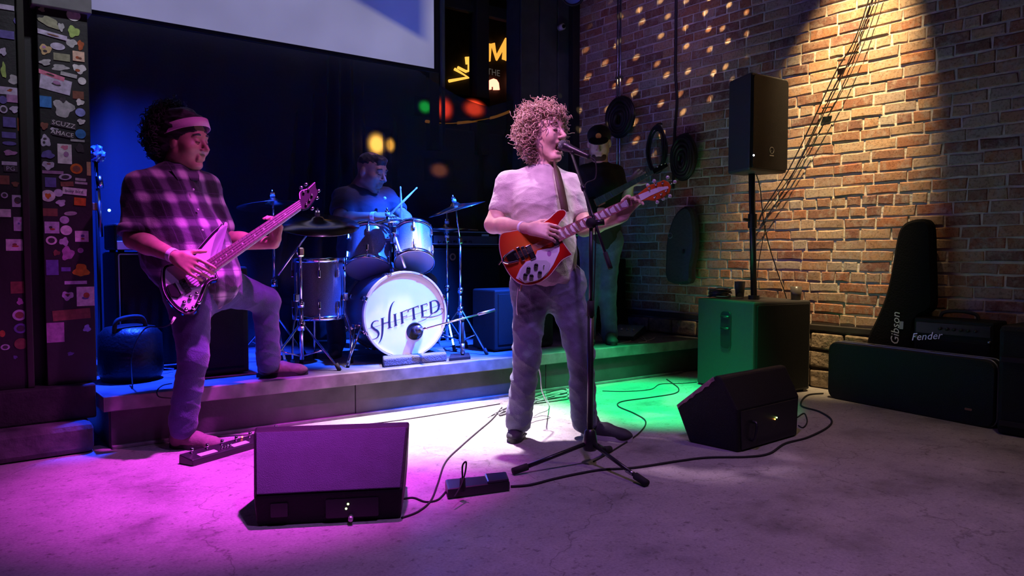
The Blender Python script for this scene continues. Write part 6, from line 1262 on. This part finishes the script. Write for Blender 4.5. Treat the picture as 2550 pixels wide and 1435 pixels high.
f, r, u = hfd; sdf_obj('hair', [('e', hcd + f * -.018 + u * .048, (.112, .090, .084), (f, r, u), .02), ('e', hcd + f * .062 + u * .098, (.04, .055, .028), (f, r, u), .03), ('e', hcd + f * .05 + u * -.045, (.12, .12, .085), (f, r, u), .02, 'sub')], .007, blk, s3, wrinkle(.006, 12, 70))
for b in (-1, 1): MB().tube([hcd + (f * .086 + r * b * .014 + u * .030) * 1.13, hcd + (f * .092 + r * b * .032 + u * .032) * 1.13, hcd + (f * .076 + r * b * .05 + u * .024) * 1.13], .006, 6).build('eyebrow', blk, s3, True)
for b in (-1, 1): MB().tube([hcd + (f * .090 + r * b * .020 + u * -.002) * 1.13, hcd + (f * .095 + r * b * .031 + u * -.005) * 1.13, hcd + (f * .085 + r * b * .043 + u * -.002) * 1.13], .003, 5).build('eyelid_line', MT['lash dark'], s3, True)
sdf_obj('beard', [('e', hcd + (f * .080 + u * -.056) * 1.13, (.012, .028, .006), (f, r, u), .01), ('e', hcd + (f * .074 + u * -.112) * 1.13, (.018, .024, .014), (f, r, u), .01)], .004, blk, s3)
MB().ell(W(958, 494, 5.40), (.012, .012, .012)).build('shirt_logo', mat('white logo', (.7, .7, .75), .6), s3)
hick = mat('drumstick hickory', (.72, .66, .60), .5)
def stick(label, a, b):
    a, b = Vector(a), Vector(b); d = (b - a).normalized(); L = (b - a).length
    t = thing('drumstick', label, 'drumstick', a); MB().lathe([(0, 0), (.0075, .004), (.0078, L * .7), (.004, L - .022)], a, d, 10).build('shaft', hick, t, True); MB().ell(b - d * .015, (.006, .006, .012), (d.cross(ZU).normalized(), d.cross(d.cross(ZU)).normalized(), d)).build('tip', hick, t, True)
stick('pale drumstick slanting up from the drummer right fist', W(958, 548, 5.12), W(1040, 466, 5.2)); stick('pale drumstick held upright by the drummer other fist', W(1000, 556, 5.26), W(997, 463, 5.2))

# ------------------------------------------------------------------ the guitarist in shadow
JG = dict(neck=W(1494, 412, 6.02), chest=W(1494, 470, 6.02), belly=W(1492, 540, 6.02), shR=W(1456, 432, 6.00), shL=W(1532, 432, 6.06), elR=W(1438, 510, 5.98), elL=W(1560, 505, 6.02), wrR=W(1470, 525, 5.78), wrL=W(1570, 458, 5.84),
          hipR=W(1474, 600, 6.03), hipL=W(1516, 600, 6.05), kneeR=W(1468, 722, 6.01), kneeL=W(1512, 722, 6.03), ankR=W(1462, 838, 6.05), ankL=W(1518, 838, 6.07))
hfg = head_frame(TC * .95 - RT * .15 - ZU * .35); hcg = W(1492, 355, 5.98)
s4 = person('person', 'shadowed guitarist in a black cap and black shirt behind the singer', V(4.2, 4.32, .27), JG, sk1, .007, hands=[(JG['wrR'], RT * .8 + TC * .3 - ZU * .2, F0, 1, .5, 1.0), (JG['wrL'], ZU * .5 + RT * .5, TC, 1, .8, 1.0)], head=(hcg, hfg, 1.08, JG['neck'] + V(0, 0, -.01), .056))
shirt('black_shirt', JG, mat('black cotton', (.012, .012, .014), .9), s4, .02, .9, .008, 35, hem=W(1494, 590, 6.04), sr=.066)
jeans(JG, denim('blue denim', (.07, .09, .2)), s4, .009, 38, .06)
for a_ in ('ankR', 'ankL'): p = JG[a_]; h_ = V(p.x, p.y, .27) - TC * .06; shoe(h_, h_ + TC, p, shm, slm, s4)
f, r, u = hfg; cpm = mat('black cap cloth', (.012, .012, .014), .8)
sdf_obj('cap', [('e', hcg + f * -.005 + u * .055, (.115, .094, .082), (f, r, u), .02), ('e', hcg + f * .02 + u * -.045, (.17, .13, .085), (f, r, u), .01, 'sub')], .006, cpm, s4)
sdf_obj('cap_brim', [('e', hcg + f * .13 + u * .045, (.075, .08, .008), ((f - u * .3).normalized(), r, (u + f * .3).normalized()), .01)], .005, cpm, s4)
MB().lathe([(0, 0), (.022, 0), (.022, .003), (0, .003)], hcg + f * .110 + u * .075, f, 20).build('cap_patch', mat('amber patch', (.75, .38, .05), .6), s4)
sdf_obj('beard', [('e', hcg + (f * .05 + u * -.095) * 1.08, (.05, .058, .045), (f, r, u), .02)], .006, mat('brown beard', (.06, .03, .02), .9), s4)
g4 = guitar_frame(W(1460, 528, 5.74), W(1655, 420, 5.80), .05); gd = thing('electric_guitar', 'dark electric guitar held by the shadowed guitarist', 'guitar', g4.o)
o_ = [g4.px(*p) for p in ((1395, 545), (1402, 520), (1425, 512), (1450, 508), (1470, 492), (1484, 490), (1482, 505), (1492, 515), (1500, 528), (1490, 535), (1475, 548), (1462, 572), (1438, 588), (1412, 582), (1398, 565))]
MB().prism([tuple(p)[:2] for p in crom([(*p, 0) for p in o_], 3, True)], g4, -.04, 0, .006).build('guitar_body', mat('black guitar gloss', (.012, .012, .015), .2, coat=.5), gd, smooth=True, auto=True)
nq = [g4.px(*p) for p in ((1478, 497), (1486, 515), (1628, 433), (1624, 424))]; MB().prism(nq, g4, -.018, .006, .003).build('neck', wood, gd); MB().prism(inset(nq, .002), g4, .006, .010).build('fretboard', mat('bluish fretboard', (.06, .09, .12), .35), gd)
for k in range(1, 20): t = 1 - (1 - 2 ** (-k / 12)) / (1 - 2 ** (-21 / 12)); a, b = Vector(nq[0]).lerp(Vector(nq[3]), t), Vector(nq[1]).lerp(Vector(nq[2]), t); MB().cyl(g4.w(a, .010), g4.w(b, .010), .0015, n=5).build('fret', steel, gd)
hq = [g4.px(*p) for p in ((1624, 424), (1640, 412), (1660, 406), (1664, 414), (1645, 426), (1628, 434))]; h4 = MB().prism(hq, g4, -.014, .004, .002).build('headstock', MT['black guitar gloss'], gd)
for x, y in ((1636, 416), (1646, 411), (1655, 408)): MB().cyl(g4.pw(x, y, .004), g4.pw(x, y, .018), .005).build('tuner_post', chrome, h4, True)
MB().box(g4.w(g4.px(1450, 535), .006), (.03, .07, .012), (g4.e1, g4.e2, g4.n)).build('pickup', plast, gd, bevel=.002)
